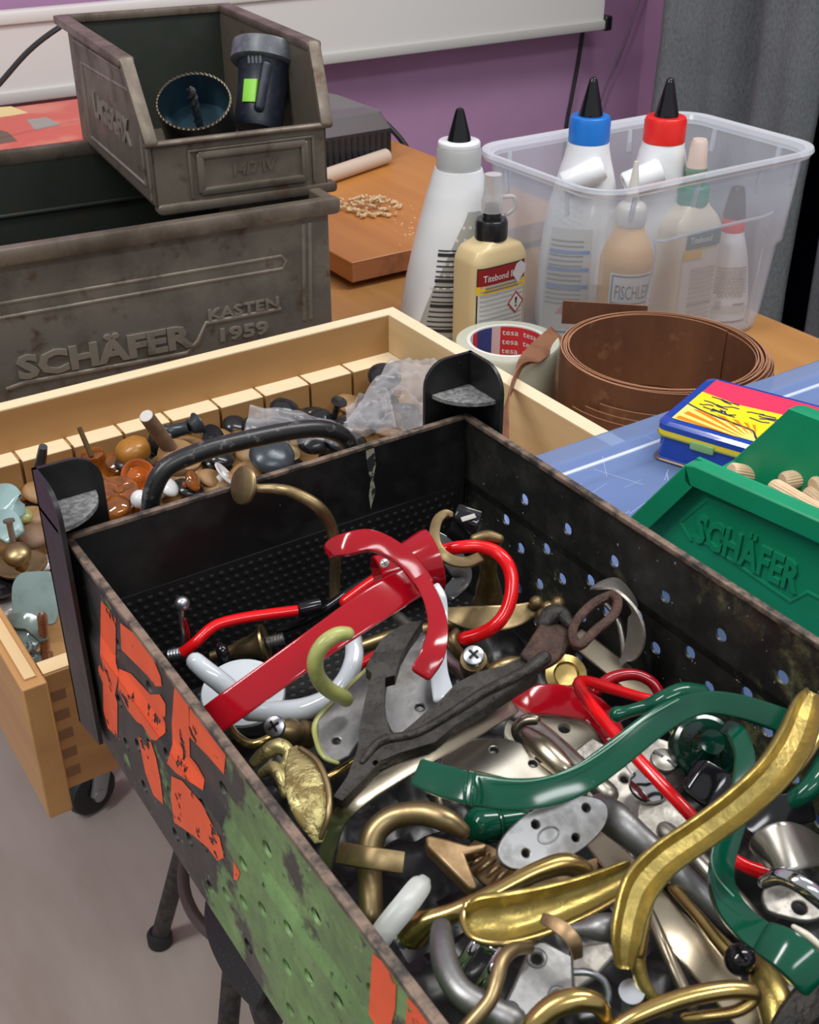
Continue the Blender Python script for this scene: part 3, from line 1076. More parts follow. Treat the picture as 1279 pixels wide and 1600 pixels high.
for k in range(41):
    z = .004 + .046 * k / 40
    a = k * .42
    rr_ = .0042 if k < 37 else .0042 * (41 - k) / 4.2
    rows.append([hc + ha * z + (hu * math.cos(a + p) + hw_ * math.sin(a + p)) * rr_ * q for p, q in ((0, 1), (.9, .72), (1.8, .6), (PI, 1), (PI + .9, .72), (PI + 1.8, .6))])
loft(bm, rows); link('pilot_drill', bm, mat('drill_steel', (.16, .16, .17), .3, .9), hs)
# lamp
M['navy'] = worn('navy_plastic', (.012, .016, .030), (.03, .036, .05), .4, 0, scale=120, lo=.5, hi=.75)
fl = thing('work_lamp', 'dark blue plastic tool with a wide round head and green button, in the small bin', 'tool', s(.098, .06, .002))
p0 = atP(403, 204, s(0, .070, 0), fnS); p1 = atP(419, 74, s(0, .098, 0), fnS); p0.z = max(p0.z, MS.translation.z + .0022)
d = (p1 - p0)
Lf = d.length
bm = B(); lathe(bm, [(0, 0), (.0195, .0), (.0205, .004), (.0205, .03), (.0225, Lf * .72), (.026, Lf * .8), (.026, Lf * .82), (0, Lf * .83)], p0, d, 36); o = link('body', bm, M['navy'], fl)
bm = B(); lathe(bm, [(.020, Lf * .76), (.028, Lf * .77), (.0300, Lf * .79), (.0300, Lf * .96), (.0295, Lf), (.027, Lf), (.026, Lf * .95), (0, Lf * .94)], p0, d, 44); link('head', bm, worn('grey_blue_plastic', (.075, .085, .10), (.12, .13, .145), .4, 0, scale=100), fl)
dn = d.normalized()
fc = (CAM - p0); fc = (fc - dn * fc.dot(dn)).normalized(); sd = dn.cross(fc).normalized()
fc = (fc - sd * .55).normalized(); sd = dn.cross(fc).normalized()
bm = B()
for u_ in (-1, 0, 1, 2):
    sweep(bm, [p0 + dn * (Lf * .70) + fc * .0215 + sd * .0035 * u_, p0 + dn * (Lf * .80) + fc * .0245 + sd * .0035 * u_], .0011, .0012, 'flat', fc, res=1)
link('ribs', bm, mat('grey_ribs', (.16, .17, .19), .4), fl)
bm = B(); sweep(bm, [p0 + dn * (Lf * .24) + fc * .0198, p0 + dn * (Lf * .50) + fc * .0212], .0062, .0022, 'flat', fc, res=3, cap='flat'); link('green_button', bm, mat('lime_plastic', (.22, .58, .04), .4), fl)
bm = B(); sweep(bm, [p0 + dn * (Lf * .18) + fc * .0195 + sd * .0095, p0 + dn * (Lf * .68) + fc * .0195 + sd * .0115], .004, .0035, 'flat', fc + sd, res=3); link('grip_edge', bm, M['navy'], fl)

# ================================================================== orange board and what lies on it
t = thing('cutting_board', 'thick orange-brown wooden board on the bench behind the glue bottles', 'board', (.74, 1.22, 0))
bm = B(); box(bm, .588, .889, .999, 1.44, .008, .030)
o = link('board', bm, M['board'], t, bevel=.0015)
bm = B(); box(bm, .5885, .8885, .9984, .9992, .0088, .0292); link('worn_edge', bm, M['board_edge'], o)
bm = B()
for x in (.615, .86):
    for y in (1.03, 1.41): lathe(bm, [(.012, 0), (.012, .0082)], (x, y, .0001), (0, 0, 1), 16)
link('foot', bm, M['black_rubber'], t)
t = thing('battery_charger', 'dark grey battery charger with a red window on the orange board', 'charger', (.765, 1.37, .03))
bm = B()
lo = [(.70, 1.30), (.832, 1.30), (.832, 1.43), (.70, 1.43)]
def rl(hx, hy, r, cx, cy, z): return [V((cx + x, cy + y, z)) for x, y in rrect(hx, hy, r)]
loft(bm, [rl(.066, .066, .008, .766, 1.365, .0305), rl(.066, .066, .008, .766, 1.365, .072)]); link('base', bm, mat('charger_black', (.02, .02, .024), .5), t)
bm = B(); loft(bm, [rl(.0655, .0655, .008, .766, 1.365, .072), rl(.058, .060, .010, .764, 1.367, .092), rl(.046, .05, .012, .762, 1.37, .097)]); o = link('top_shell', bm, mat('charger_grey', (.13, .12, .125), .35), t)
bm = B(); q = atP(556, 180, (.764, 1.36, .094), (0, -.2, 1)); sweep(bm, [q + V((-.009, 0, .001)), q + V((.006, .004, .001))], .010, .002, 'flat', (0, 0, 1)); link('red_window', bm, mat('red_window', (.65, .05, .05), .3), o)
bm = B()
for k in range(14): box(bm, .706 + k * .009, .7085 + k * .009, 1.2982, 1.2995, .036, .068)
link('vent_slot', bm, M['black_plastic'], t)
bm = B(); sweep(bm, [(.833, 1.42, .06), (.86, 1.42, .062), (.885, 1.40, .05), (.91, 1.37, .0), (.915, 1.36, -.1)], .004, None, 'round'); link('cord', bm, M['black_rubber'], t)
bm = B(); a, b = at(470, 285, .043), at(604, 240, .043)
lathe(bm, [(0, 0), (.0085, 0), (.0095, .001), (.0095, (b - a).length - .001), (.0085, (b - a).length), (0, (b - a).length)], a, b - a, 24)
for v in bm.verts: v.co.z -= .003
solo('plastic_tube', bm, mat('beige_tube', (.58, .47, .38), .45), 'beige round stick lying in front of the charger', 'stick')
# wood pellets
rr = random.Random(11)
bm = B()
pc = at(577, 322, .033)
for k in range(90):
    a = rr.uniform(0, 2 * PI); q = math.sqrt(rr.random())
    x, y = pc.x + math.cos(a) * q * .036 , pc.y + math.sin(a) * q * .042
    z = .0325 + (1 - q) * .008 * rr.random() + (.004 if q < .5 else 0)
    dd = V((rr.gauss(0, 1), rr.gauss(0, 1), rr.gauss(0, .15))).normalized()
    l = rr.uniform(.004, .009)
    lathe(bm, [(0, 0), (.0017, 0), (.0017, l), (0, l)], V((x, y, z)), dd, 8)
solo('wood_pellets', bm, worn('pale_pellet_wood', (.70, .52, .30), (.52, .34, .17), .7, 0, scale=300), 'loose heap of pale wood pellets on the orange board', 'pellets', kind='stuff')
bm = B()
for k in range(60):
    q = at(rr.gauss(655, 22), rr.gauss(352, 14), .0302)
    if not (.592 < q.x < .88 and 1.003 < q.y < 1.43): continue
    rr2 = rr.uniform(.0006, .0016)
    lathe(bm, [(rr2, 0), (rr2 * .8, .0007), (0, .0008)], q, (0, 0, 1), 6)
solo('sawdust', bm, mat('sawdust', (.72, .50, .26), .8), 'scattered sawdust crumbs right of the pellet heap', 'sawdust', kind='stuff')

# red printed box behind at the far left
t = thing('printed_box', 'flat red printed cardboard box behind the steel boxes at the left', 'box', (.40, 1.45, 0))
bm = B(); box(bm, .30, .56, 1.36, 1.56, .001, .098); o = link('carton', bm, worn('red_carton', (.56, .105, .075), (.62, .20, .14), .5, 0, scale=14), t)
def onbox(pts, m, nm):
    bm = B(); L = [at(a, b, .0982) for a, b in pts]
    plate(bm, L, (0, 0, 1), .0003); link(nm, bm, m, o)
onbox([(42, 187), (72, 183), (95, 195), (55, 203)], mat('print_grey', (.30, .29, .27), .5), 'printed_panel')
onbox([(-8, 168), (18, 166), (44, 176), (22, 180), (-8, 184)], mat('print_yellow', (.72, .58, .26), .5), 'printed_panel')
onbox([(-5, 202), (12, 206), (28, 220), (-5, 226)], mat('print_brown', (.13, .08, .05), .5), 'printed_panel')

# ================================================================== glue bottles
class Bottle:
    def __init__(s_, cx, cy, yaw, prof, e=.8):
        s_.c = V((cx, cy, 0)); s_.R = Matrix.Rotation(yaw, 3, 'Z'); s_.p = prof; s_.e = e

    def dim(s_, z):
        p = s_.p
        if z <= p[0][0]: return p[0][1:]
        for i in range(len(p) - 1):
            if p[i][0] <= z <= p[i + 1][0]:
                f = (z - p[i][0]) / (p[i + 1][0] - p[i][0])
                return tuple(cr([q[k] for q in p], i, f) for k in (1, 2))
        return p[-1][1:]

    def at(s_, a, z, off=0, lin=True):
        """a = 0 faces the front, positive turns to the right"""
        hw, hd = s_.dim(z)
        if lin and s_.e < .6:
            sx = max(-.999, min(.999, a / (PI / 2)))
            k = 2 / s_.e
            x = sx * (hw + off); y = -(1 - abs(sx) ** k) ** (1 / k) * (hd + off)
            return s_.c + s_.R @ V((x, y, 0)) + V((0, 0, z))
        x = math.copysign(abs(math.sin(a)) ** s_.e, math.sin(a)) * (hw + off)
        y = -math.copysign(abs(math.cos(a)) ** s_.e, math.cos(a)) * (hd + off)
        return s_.c + s_.R @ V((x, y, 0)) + V((0, 0, z))

    def body(s_, m, parent, name='body', nz=40, seg=48, z0=None, z1=None, off=0):
        bm = B()
        za, zb = (s_.p[0][0] if z0 is None else z0), (s_.p[-1][0] if z1 is None else z1)
        loft(bm, [[s_.at(2 * PI * k / seg, za + (zb - za) * i / nz, off, False) for k in range(seg)] for i in range(nz + 1)])
        return link(name, bm, m, parent, sharp=60)

    def patch(s_, m, parent, name, a0, a1, z0, z1, off=.0004, slant=0, na=14, nz=8, shape=None):
        bm = B()
        rows = []
        for i in range(nz + 1):
            f = i / nz
            z = z0 + (z1 - z0) * f
            b0, b1 = (a0, a1) if shape is None else shape(f)
            rows.append([bm.verts.new(s_.at(b0 + (b1 - b0) * k / na, z + slant * (k / na - .5), off)) for k in range(na + 1)])
        for p, q in zip(rows, rows[1:]):
            for k in range(na): bm.faces.new((p[k], p[k + 1], q[k + 1], q[k]))
        return link(name, bm, m, parent, sharp=80)

    def text(s_, dst, txt, a0, a1, z0, h, off=.0007, slant=0):
        t_ = text_bm(txt)
        for v in t_.verts:
            v.co = s_.at(a0 + (a1 - a0) * v.co.x, z0 + v.co.y / .7 * h + slant * (v.co.x - .5), off)
        me = bpy.data.meshes.new('t'); t_.to_mesh(me); t_.free(); dst.from_mesh(me); bpy.data.meshes.remove(me)


M['hdpe'] = mat('white_bottle_plastic', (.72, .735, .75), .32)
M['grey_cap'] = mat('grey_cap_plastic', (.40, .41, .41), .4)
M['blue_cap'] = mat('blue_cap_plastic', (.006, .16, .56), .35)
M['red_cap'] = mat('red_cap_plastic', (.72, .015, .010), .35)
M['green_cap'] = mat('green_cap_plastic', (.006, .24, .15), .35)
M['label_grey'] = mat('grey_printed_label', (.36, .355, .33), .5)
M['label_light'] = mat('light_label', (.56, .55, .53), .5)
M['label_white'] = mat('white_label', (.72, .72, .70), .5)
M['ink'] = mat('dark_print', (.02, .02, .022), .5)
M['ink_grey'] = mat('grey_print', (.16, .16, .16), .5)
M['ink_blue'] = mat('blue_print', (.03, .19, .52), .5)


def zpix(c, py):
    v = (py - 800) / FPX
    ry = c[0] * _sy + c[1] * _cy
    return CAM.z - ry * (_s + v * _c) / (_c - v * _s)


def nozzle(parent, c, z, r, h, m, top=.002, flutes=8):
    bm = B()
    seg = flutes * 4
    loops = []
    for f, q in ((0, 1), (.04, 1.0), (.1, .96), (.5, .66), (.85, .40), (.96, .30), (1.0, .12)):
        rad = r * q
        loops.append([V((c[0], c[1], z + h * f)) + V((math.cos(2 * PI * k / seg), math.sin(2 * PI * k / seg), 0)) * rad * (1 - (.10 if k % 4 == 0 else 0) * (.1 < f < .9)) for k in range(seg)])
    loft(bm, loops)
    return link('nozzle', bm, m, parent)


def cap_ring(parent, c, z, r, h, m, r2=None, name='cap'):
    bm = B()
    r2 = r2 or r * .92
    lathe(bm, [(0, 0), (r, 0), (r, h * .82), (r2, h), (0, h)], (c[0], c[1], z), (0, 0, 1), 40)
    return link(name, bm, m, parent, bevel=.0008)


def lines(bt, parent, m, rows, h=.0010, off=.0008, name='printed_text'):
    bm = B()
    for a0, a1, z, hh in rows:
        n_ = 8
        lo_ = [bm.verts.new(bt.at(a0 + (a1 - a0) * k / n_, z, off)) for k in range(n_ + 1)]
        hi_ = [bm.verts.new(bt.at(a0 + (a1 - a0) * k / n_, z + hh, off)) for k in range(n_ + 1)]
        for k in range(n_): bm.faces.new((lo_[k], lo_[k + 1], hi_[k + 1], hi_[k]))
    return link(name, bm, m, parent)


def dots(bt, parent, m, spots, r=.0014, off=.0006):
    bm = B()
    for a, z in spots:
        p = bt.at(a, z, off); q = bt.at(a + .02, z, off); n_ = (q - p).cross(V((0, 0, 1))).normalized()
        u = (q - p).normalized()
        vs = [bm.verts.new(p + u * math.cos(2 * PI * k / 8) * r + V((0, 0, 1)) * math.sin(2 * PI * k / 8) * r) for k in range(8)]
        bm.faces.new(vs)
    return link('grip_dots', bm, m, parent)


CR = -YAW                      # yaw that lays a bottle's width along the picture
def pw(c, px): return px * depth((c[0], c[1], .1)) / FPX


# 1 white bottle, grey cap, in front of the container
c = (.6035, .838)
t = thing('glue_bottle', 'white glue bottle with a grey cap and black nozzle standing outside the container', 'bottle', (c[0], c[1], 0))
zs = [(548, 94, .034), (520, 93, .035), (450, 84, .034), (400, 73, .032), (350, 61, .029), (300, 48, .024), (272, 40, .021), (262, 36, .020)]
prof = [(.0005, pw(c, 90), .031)] + [(zpix(c, a), pw(c, b), d_) for a, b, d_ in zs if zpix(c, a) > .004]
b1 = Bottle(c[0], c[1], CR + .12, prof, .85)
bd = b1.body(M['hdpe'], t)
zc = zpix(c, 266)
cap_ring(t, c, zc, pw(c, 34), zpix(c, 226) - zc, M['grey_cap'])
cap_ring(t, c, zpix(c, 228), pw(c, 32), .005, M['hdpe'], name='cap_collar')
nozzle(t, c, zpix(c, 225), pw(c, 19), zpix(c, 168) - zpix(c, 225), M['black_gloss'])
zt_, zb_ = zpix(c, 318), .004
b1.patch(M['label_grey'], bd, 'grip_label', 0, 1, zb_, zt_, shape=lambda f: (-.86 + .98 * f ** 1.35, 1.0 - .5 * f ** 4), nz=24)
dots(b1, bd, M['label_white'], [(.02 - .115 * i + .135 * j, zt_ - .013 - .0105 * i) for i in range(6) for j in range(6) if .02 - .115 * i + .135 * j < .5], r=.0016)
lines(b1, bd, M['ink'], [(-.60 + .10 * min(1, k / 9), .5, .022 + k * .0046, .0012 if k % 5 else .0030) for k in range(17)])
lines(b1, bd, M['ink_grey'], [(-.42 + .03 * k, -.41 + .03 * k, .006, .011) for k in range(16)], name='barcode')

# 2 tan bottle with a dark red label
c = (.601, .785)
t = thing('glue_bottle', 'tan flat glue bottle with black cap and dark red label, front of the container', 'bottle', (c[0], c[1], 0))
zb = [zpix(c, q) for q in (405, 395, 380, 372, 366)]
prof = [(.0005, .0285, .0175), (.004, .0300, .019), (.08, .0302, .019), (zb[0], .0300, .019), (zb[1], .0292, .0185), (zb[2], .0245, .0165), (zb[3] - .0012, .0165, .0138), (zb[3], .013, .0125), (zb[3] + .001, .0128, .0122)]
b2 = Bottle(c[0], c[1], math.radians(2), prof, .42)
M['tan'] = mat('tan_glue_plastic', (.60, .47, .255), .3, Subsurface_Weight=.25, Subsurface_Scale=.01)
bd = b2.body(M['tan'], t, nz=60)
zk = zpix(c, 372)
cap_ring(t, c, zk, pw(c, 25.5), zpix(c, 341) - zk, M['black_plastic'])
bm = B(); z_ = zpix(c, 343); lathe(bm, [(.008, 0), (.008, .006), (.006, .010), (.006, .013)], (c[0], c[1], z_), (0, 0, 1), 20); link('nozzle_base', bm, M['black_plastic'], t)
M['clear_cap'] = clear('clear_grey_plastic', (.85, .85, .85), .45, .2, (.62, .62, .62))
bm = B(); z_ = zpix(c, 330); zh = zpix(c, 272) - z_
lathe(bm, [(.0092, 0), (.0095, zh * .3), (.0085, zh * .45), (.0078, zh * .55), (.0072, zh), (.0, zh)], (c[0], c[1], z_), (0, 0, 1), 24)
sweep(bm, [V((c[0], c[1], z_ + .012)) + V((_cy, -_sy, 0)) * q for q in (.008, .018)] + [V((c[0], c[1], z_ + .003)) + V((_cy, -_sy, 0)) * .019, V((c[0], c[1], z_ - .003)) + V((_cy, -_sy, 0)) * .012], .0018, None, 'round')
link('nozzle_cap', bm, M['clear_cap'], t)
za = zpix((c[0], c[1] - .02), 415)
b2.patch(mat('dark_outline', (.03, .02, .02), .5), bd, 'label_back', -1.40, 1.24, .006, za + .001, off=.0003)
b2.patch(M['label_light'], bd, 'label', -1.34, 1.18, .007, za - .0215, off=.0005)
b2.patch(mat('maroon_label', (.24, .012, .012), .4), bd, 'label', -1.36, 1.20, za - .015, za, off=.0006)
b2.patch(mat('yellow_label', (.74, .46, .015), .4), bd, 'label', -1.40, 1.22, za - .0225, za - .0148, off=.0007)
bm = B(); b2.text(bm, 'Titebond II', -1.12, .50, za - .0115, .0060, off=.0009); link('printed_text', bm, M['label_white'], bd)
lines(b2, bd, M['ink_grey'], [(-1.0, .7, za - .0180, .0013), (-1.1, .8, za - .0207, .0013)], off=.001)
lines(b2, bd, M['label_grey'], [(-1.25, 1.1, .010 + k * .0042, .0018) for k in range(17)], off=.0008)
bm = B()
p = b2.at(.70, za - .036, .0010); u = (b2.at(.74, za - .036, .0010) - b2.at(.66, za - .036, .0010)).normalized(); up = V((0, 0, 1)); nn = u.cross(up)
if nn.dot(CAM - p) < 0: nn = -nn
dm = lambda r_, k: [p + nn * k + u * r_ * x + up * r_ * 1.15 * y for x, y in ((1, 0), (0, 1), (-1, 0), (0, -1))]
plate(bm, dm(.0092, 0), nn, .0002); o = link('hazard_mark', bm, mat('hazard_red', (.35, .03, .03), .5), bd)
bm = B(); plate(bm, dm(.0072, .0002), nn, .0002); link('hazard_field', bm, M['label_light'], o)
bm = B(); q = p + nn * .0005
plate(bm, [q + u * x + up * y for x, y in ((-.0006, -.001), (.0006, -.001), (.0013, .0048), (-.0013, .0048))], nn, .0002)
plate(bm, circ(q - up * .003, nn, .001, 10), nn, .0002); link('exclamation_mark', bm, M['ink'], o)
bm = B(); q = b2.at(.86, za - .008, .0012)
plate(bm, [q + u * x + up * y for x, y in ((-.008, -.002), (-.004, .007), (.001, .009), (.007, .004), (.006, -.001), (-.002, -.010))], nn, .0002); link('torn_sticker', bm, mat('torn_paper', (.55, .52, .53), .6), bd)

# 3, 4 white bottles inside the container
def ponal(c, label, capm, pxs, tip, captop, capbot, hw_cap, side, rot=.1):
    t = thing('glue_bottle', label, 'bottle', (c[0], c[1], .003), 'white squeeze bottles in the clear container')
    prof = [(.0035, pw(c, pxs[0][1]) * .97, .024)] + [(zpix(c, a), pw(c, w_), d_) for a, w_, d_ in pxs if zpix(c, a) > .006]
    bt = Bottle(c[0], c[1], CR + rot, prof, .85)
    bd = bt.body(M['hdpe'], t)
    zk = zpix(c, capbot)
    cap_ring(t, c, zk, pw(c, hw_cap), zpix(c, captop) - zk, capm)
    nozzle(t, c, zpix(c, captop), pw(c, 18), zpix(c, tip) - zpix(c, captop), M['black_gloss'])
    # round finger bar moulded across the shoulder
    a, b, hw = side
    nrm = bt.R @ V((0, -1, 0))
    P = [atP(q[0], q[1], V((c[0], c[1], 0)) + nrm * .024, nrm) for q in (a, b)]
    bm = B(); L = (P[1] - P[0]).length; r = hw * depth(P[0]) / FPX
    lathe(bm, [(0, .0015), (r * .62, .0015), (r * .66, .0002), (r * .9, .0), (r, .0015), (r, L), (r * .85, L + .003), (0, L + .004)], P[0], P[1] - P[0], 32); link('finger_bar', bm, M['hdpe'], t)
    return t, bt, bd


t, bt, bd = ponal((.7195, .803), 'white glue bottle with a blue cap in the clear container', M['blue_cap'], [(490, 66, .022), (440, 66, .025), (380, 62, .025), (320, 54, .024), (270, 42, .021), (230, 32, .019), (221, 31, .018)], 120, 180, 221, 31, ((880, 288), (938, 264), 19), .02)
z_ = zpix((bt.c.x, bt.c.y), 345)
bt.patch(M['label_light'], bd, 'label', -1.0, .12, .006, z_)
lines(bt, bd, M['ink_grey'], [(-.9, -.02, .030 + .0046 * k, .0017) for k in range(14)])
lines(bt, bd, M['ink_blue'], [(-.92, .08, .046 + .0165 * k, .0034) for k in range(3)], off=.001)
dots(bt, bd, M['label_white'], [(-.9 + .15 * j, z_ + .010 + .0055 * i - .002 * j) for i in range(4) for j in range(6)], r=.0013)
bm = B(); bt_p = [bt.at(a, z, .001) for a, z in ((-.55, .020), (-.2, .020), (-.36, .031))]; bm.faces.new([bm.verts.new(p) for p in bt_p]); link('red_mark', bm, mat('red_print', (.6, .03, .03), .5), bd)
t, bt, bd = ponal((.7845, .776), 'white glue bottle with a red cap in the clear container', M['red_cap'], [(480, 62, .022), (440, 60, .025), (380, 56, .025), (320, 50, .024), (280, 44, .022), (235, 34, .02), (221, 31, .018)], 121, 181, 221, 31.5, ((976, 290), (1028, 268), 20), .10)

# 5 amber bottle FISCHLEIM
c = (.7080, .7290)
t = thing('glue_bottle', 'small amber-filled round bottle with a pale label at the front of the container', 'bottle', (c[0], c[1], .003))
r_ = pw(c, 42)
zf = [zpix(c, q) for q in (405, 385, 368, 352, 346)]
b5 = Bottle(c[0], c[1], CR, [(.0035, r_ * .95, r_ * .95), (.008, r_, r_), (zf[0], r_, r_), (zf[1], r_ * .88, r_ * .88), (zf[2], r_ * .68, r_ * .68), (zf[3], r_ * .52, r_ * .52), (zf[4], r_ * .5, r_ * .5)], 1)
bd = b5.body(mat('amber_glue', (.70, .43, .19), .25, Subsurface_Weight=.3, Subsurface_Scale=.01), t)
M['frost'] = mat('frosted_plastic', (.62, .60, .55), .35)
z_ = zpix(c, 350)
bm = B(); lathe(bm, [(0, 0), (.0125, 0), (.0135, .004), (.0135, .014), (.011, .018), (.006, .020), (.005, .026), (.0018, zpix(c, 252) - z_), (0, zpix(c, 252) - z_)], (c[0], c[1], z_), (0, 0, 1), 28); link('spout_cap', bm, M['frost'], t)
lz0, lz1 = zpix((c[0] - .01, c[1] - .02), 480), zpix((c[0] - .01, c[1] - .02), 428)
b5.patch(M['label_white'], bd, 'label', -.75, 1.1, lz0 - .004, lz1)
lines(b5, bd, M['ink_grey'], [(-.66, 1.0, lz1 - .003, .0012), (-.66, 1.0, lz0 + .003, .0012), (-.66, -.62, lz0 + .003, lz1 - lz0 - .006)])
bm = B(); b5.text(bm, 'FISCHLEIM', -.50, .95, lz0 + .0075, .0125); link('printed_text', bm, M['ink_grey'], bd)

# 6 green capped bottle
c = (.7965, .744)
t = thing('glue_bottle', 'clear-sided glue bottle with a green cap and capped nozzle in the container', 'bottle', (c[0], c[1], .003))
zg = [zpix(c, q) for q in (370, 350, 335, 322, 316)]
b6 = Bottle(c[0], c[1], math.radians(-6), [(.0035, .027, .018), (.010, .0285, .019), (zg[0], .0285, .019), (zg[1], .0275, .019), (zg[2], .023, .017), (zg[3], .016, .014), (zg[4], .013, .0125)], .5)
bd = b6.body(mat('cream_glue_plastic', (.62, .55, .43), .3), t, nz=50)
zk = zpix(c, 318); cap_ring(t, c, zk, pw(c, 24), zpix(c, 288) - zk, M['green_cap'])
bm = B(); z_ = zpix(c, 290); lathe(bm, [(.008, 0), (.0088, .004), (.0088, .011), (.010, .013), (.0095, .017), (0, .017)], (c[0], c[1], z_), (0, 0, 1), 24); link('nozzle', bm, mat('pale_green_plastic', (.20, .30, .22), .4), t)
bm = B(); zt2 = zpix(c, 217) - z_; lathe(bm, [(.0095, .015), (.0085, .022), (.0075, zt2 - .003), (.006, zt2), (0, zt2)], (c[0], c[1], z_), (0, 0, 1), 24); link('nozzle_cap', bm, mat('cloudy_pink_plastic', (.62, .50, .44), .3), t)
zl = zpix((c[0], c[1] - .018), 362)
b6.patch(M['label_light'], bd, 'label', -1.0, 1.3, .012, zl - .020)
b6.patch(mat('teal_label', (.03, .13, .125), .4), bd, 'label', -.9, 1.3, zl - .014, zl + .002, off=.0006)
b6.patch(mat('amber_label', (.62, .38, .06), .4), bd, 'label', -1.0, .1, zl - .024, zl - .015, off=.0008)
bm = B(); b6.text(bm, 'Titebond', -.70, .6, zl - .009, .006, off=.001); link('printed_text', bm, M['label_white'], bd)
lines(b6, bd, M['label_grey'], [(-.45, 1.1, .014 + .0045 * k, .0024) for k in range(12)])
lines(b6, bd, M['ink_grey'], [(-.45, 1.1, .030, .0012)], off=.001)

# 7 small white bottle, red collar, black cone cap
c = (.861, .7335)
c = (.848, .738)
t = thing('glue_bottle', 'small white bottle with red collar and tall black cap in the container corner', 'bottle', (c[0], c[1], .003))
zg = [zpix(c, q) for q in (440, 420, 395, 375, 360)]
b7 = Bottle(c[0], c[1], CR + .1, [(.0035, pw(c, 38), .016), (.02, pw(c, 40), .018), (zg[0], pw(c, 36), .018), (zg[1], pw(c, 33), .017), (zg[2], pw(c, 28), .016), (zg[3], pw(c, 22), .014), (zg[4], pw(c, 18), .011)], .8)
bd = b7.body(M['hdpe'], t)
zk = zpix(c, 360); zk2 = zpix(c, 338); cap_ring(t, c, zk, pw(c, 18.5), zk2 - zk, M['red_cap'], name='collar')
bm = B(); lathe(bm, [(pw(c, 18), 0), (pw(c, 16), .01), (pw(c, 11), zpix(c, 292) - zk2 - .002), (pw(c, 9), zpix(c, 292) - zk2), (0, zpix(c, 292) - zk2)], (c[0], c[1], zk2), (0, 0, 1), 28); link('cone_cap', bm, M['black_plastic'], t)
bm = B()
for k in range(-5, 6):
    for sg in (1, -1):
        P = []
        for q in range(5):
            a = k * .14 + sg * (q - 2) * .1; z = zg[1] - .010 + (q - 2) * .006
            if abs(a) < .62: P.append(b7.at(a, z, .0002))
        if len(P) > 2: sweep(bm, P, .0005, None, 'round', res=1, seg=6)
link('grip_lattice', bm, M['label_grey'], bd)
b7.patch(M['label_light'], bd, 'label', -.8, .8, .012, zg[0] - .018)
lines(b7, bd, M['label_grey'], [(-.72, .72, .032 + .003 * k, .0014) for k in range(9)])
lines(b7, bd, M['ink_grey'], [(-.5 + .03 * k, -.49 + .03 * k, .016, .009) for k in range(9)] + [(.1, .6, .020, .002)], name='barcode')

# ================================================================== clear container
M['tub'] = clear('clear_tub_plastic', (.93, .945, .96), .13, .16, (.74, .78, .84), gloss=.75)
M['tub_rim'] = clear('clear_tub_rim', (.9, .92, .95), .36, .16, (.74, .77, .82))
t = thing('storage_container', 'clear plastic storage container holding five glue bottles', 'container', (.758, .765, 0))
tx, ty = .7585, .768


def tub_loop(hx, hy, r, z): return [V((tx + a, ty + b, z)) for a, b in rrect(hx, hy, r, 8)]


def tub_wall():
    bm = B()
    lv = [(.103, .064, .018, .0008), (.107, .068, .02, .004), (.110, .0705, .022, .018), (.1155, .0745, .024, .085), (.1185, .0775, .024, .088), (.1245, .0815, .028, .162)]
    loft(bm, [tub_loop(*q) for q in lv], cap0=True, cap1=False)
    return bm


link('tub', tub_wall(), M['tub'], t, solid=.0014, sharp=50)
bm = B()
loft(bm, [tub_loop(.1245, .0815, .028, .162), tub_loop(.131, .088, .033, .1635), tub_loop(.134, .091, .036, .168), tub_loop(.133, .090, .035, .171), tub_loop(.126, .083, .029, .170), tub_loop(.1235, .0805, .027, .166)], cap0=False, cap1=False)
link('rim', bm, M['tub_rim'], t)
bm = B()
def wallx(z): return .0985 + .026 * (z / .162) + .0055
def frame(side):
    P = []
    for a, z in ((-.055, .01), (-.055, .108), (-.048, .116), (.072, .116), (.08, .108), (.084, .01)):
        k = (z / .162)
        P.append(V((tx + a, ty - (.0668 + .0148 * k) - .0003, z)))
    return P
sweep(bm, frame(0), .0016, .0012, 'half', (0, -1, 0), res=2)
link('moulded_rib', bm, M['tub_rim'], t)
for a in (-.09, -.02, .055, .1):
    for sy_ in (-1, 1):
        bm = B(); sweep(bm, [V((tx + a, ty + sy_ * .0825, .161)), V((tx + a - .001, ty + sy_ * .0805, .142))], .0022, .0012, 'flat', (0, sy_, 0), res=1); link('rim_tab', bm, M['tub_rim'], t)
for b in (-.04, .04):
    for sx_ in (-1, 1):
        bm = B(); sweep(bm, [V((tx + sx_ * .1255, ty + b, .161)), V((tx + sx_ * .1235, ty + b, .142))], .0022, .0012, 'flat', (sx_, 0, 0), res=1); link('rim_tab', bm, M['tub_rim'], t)

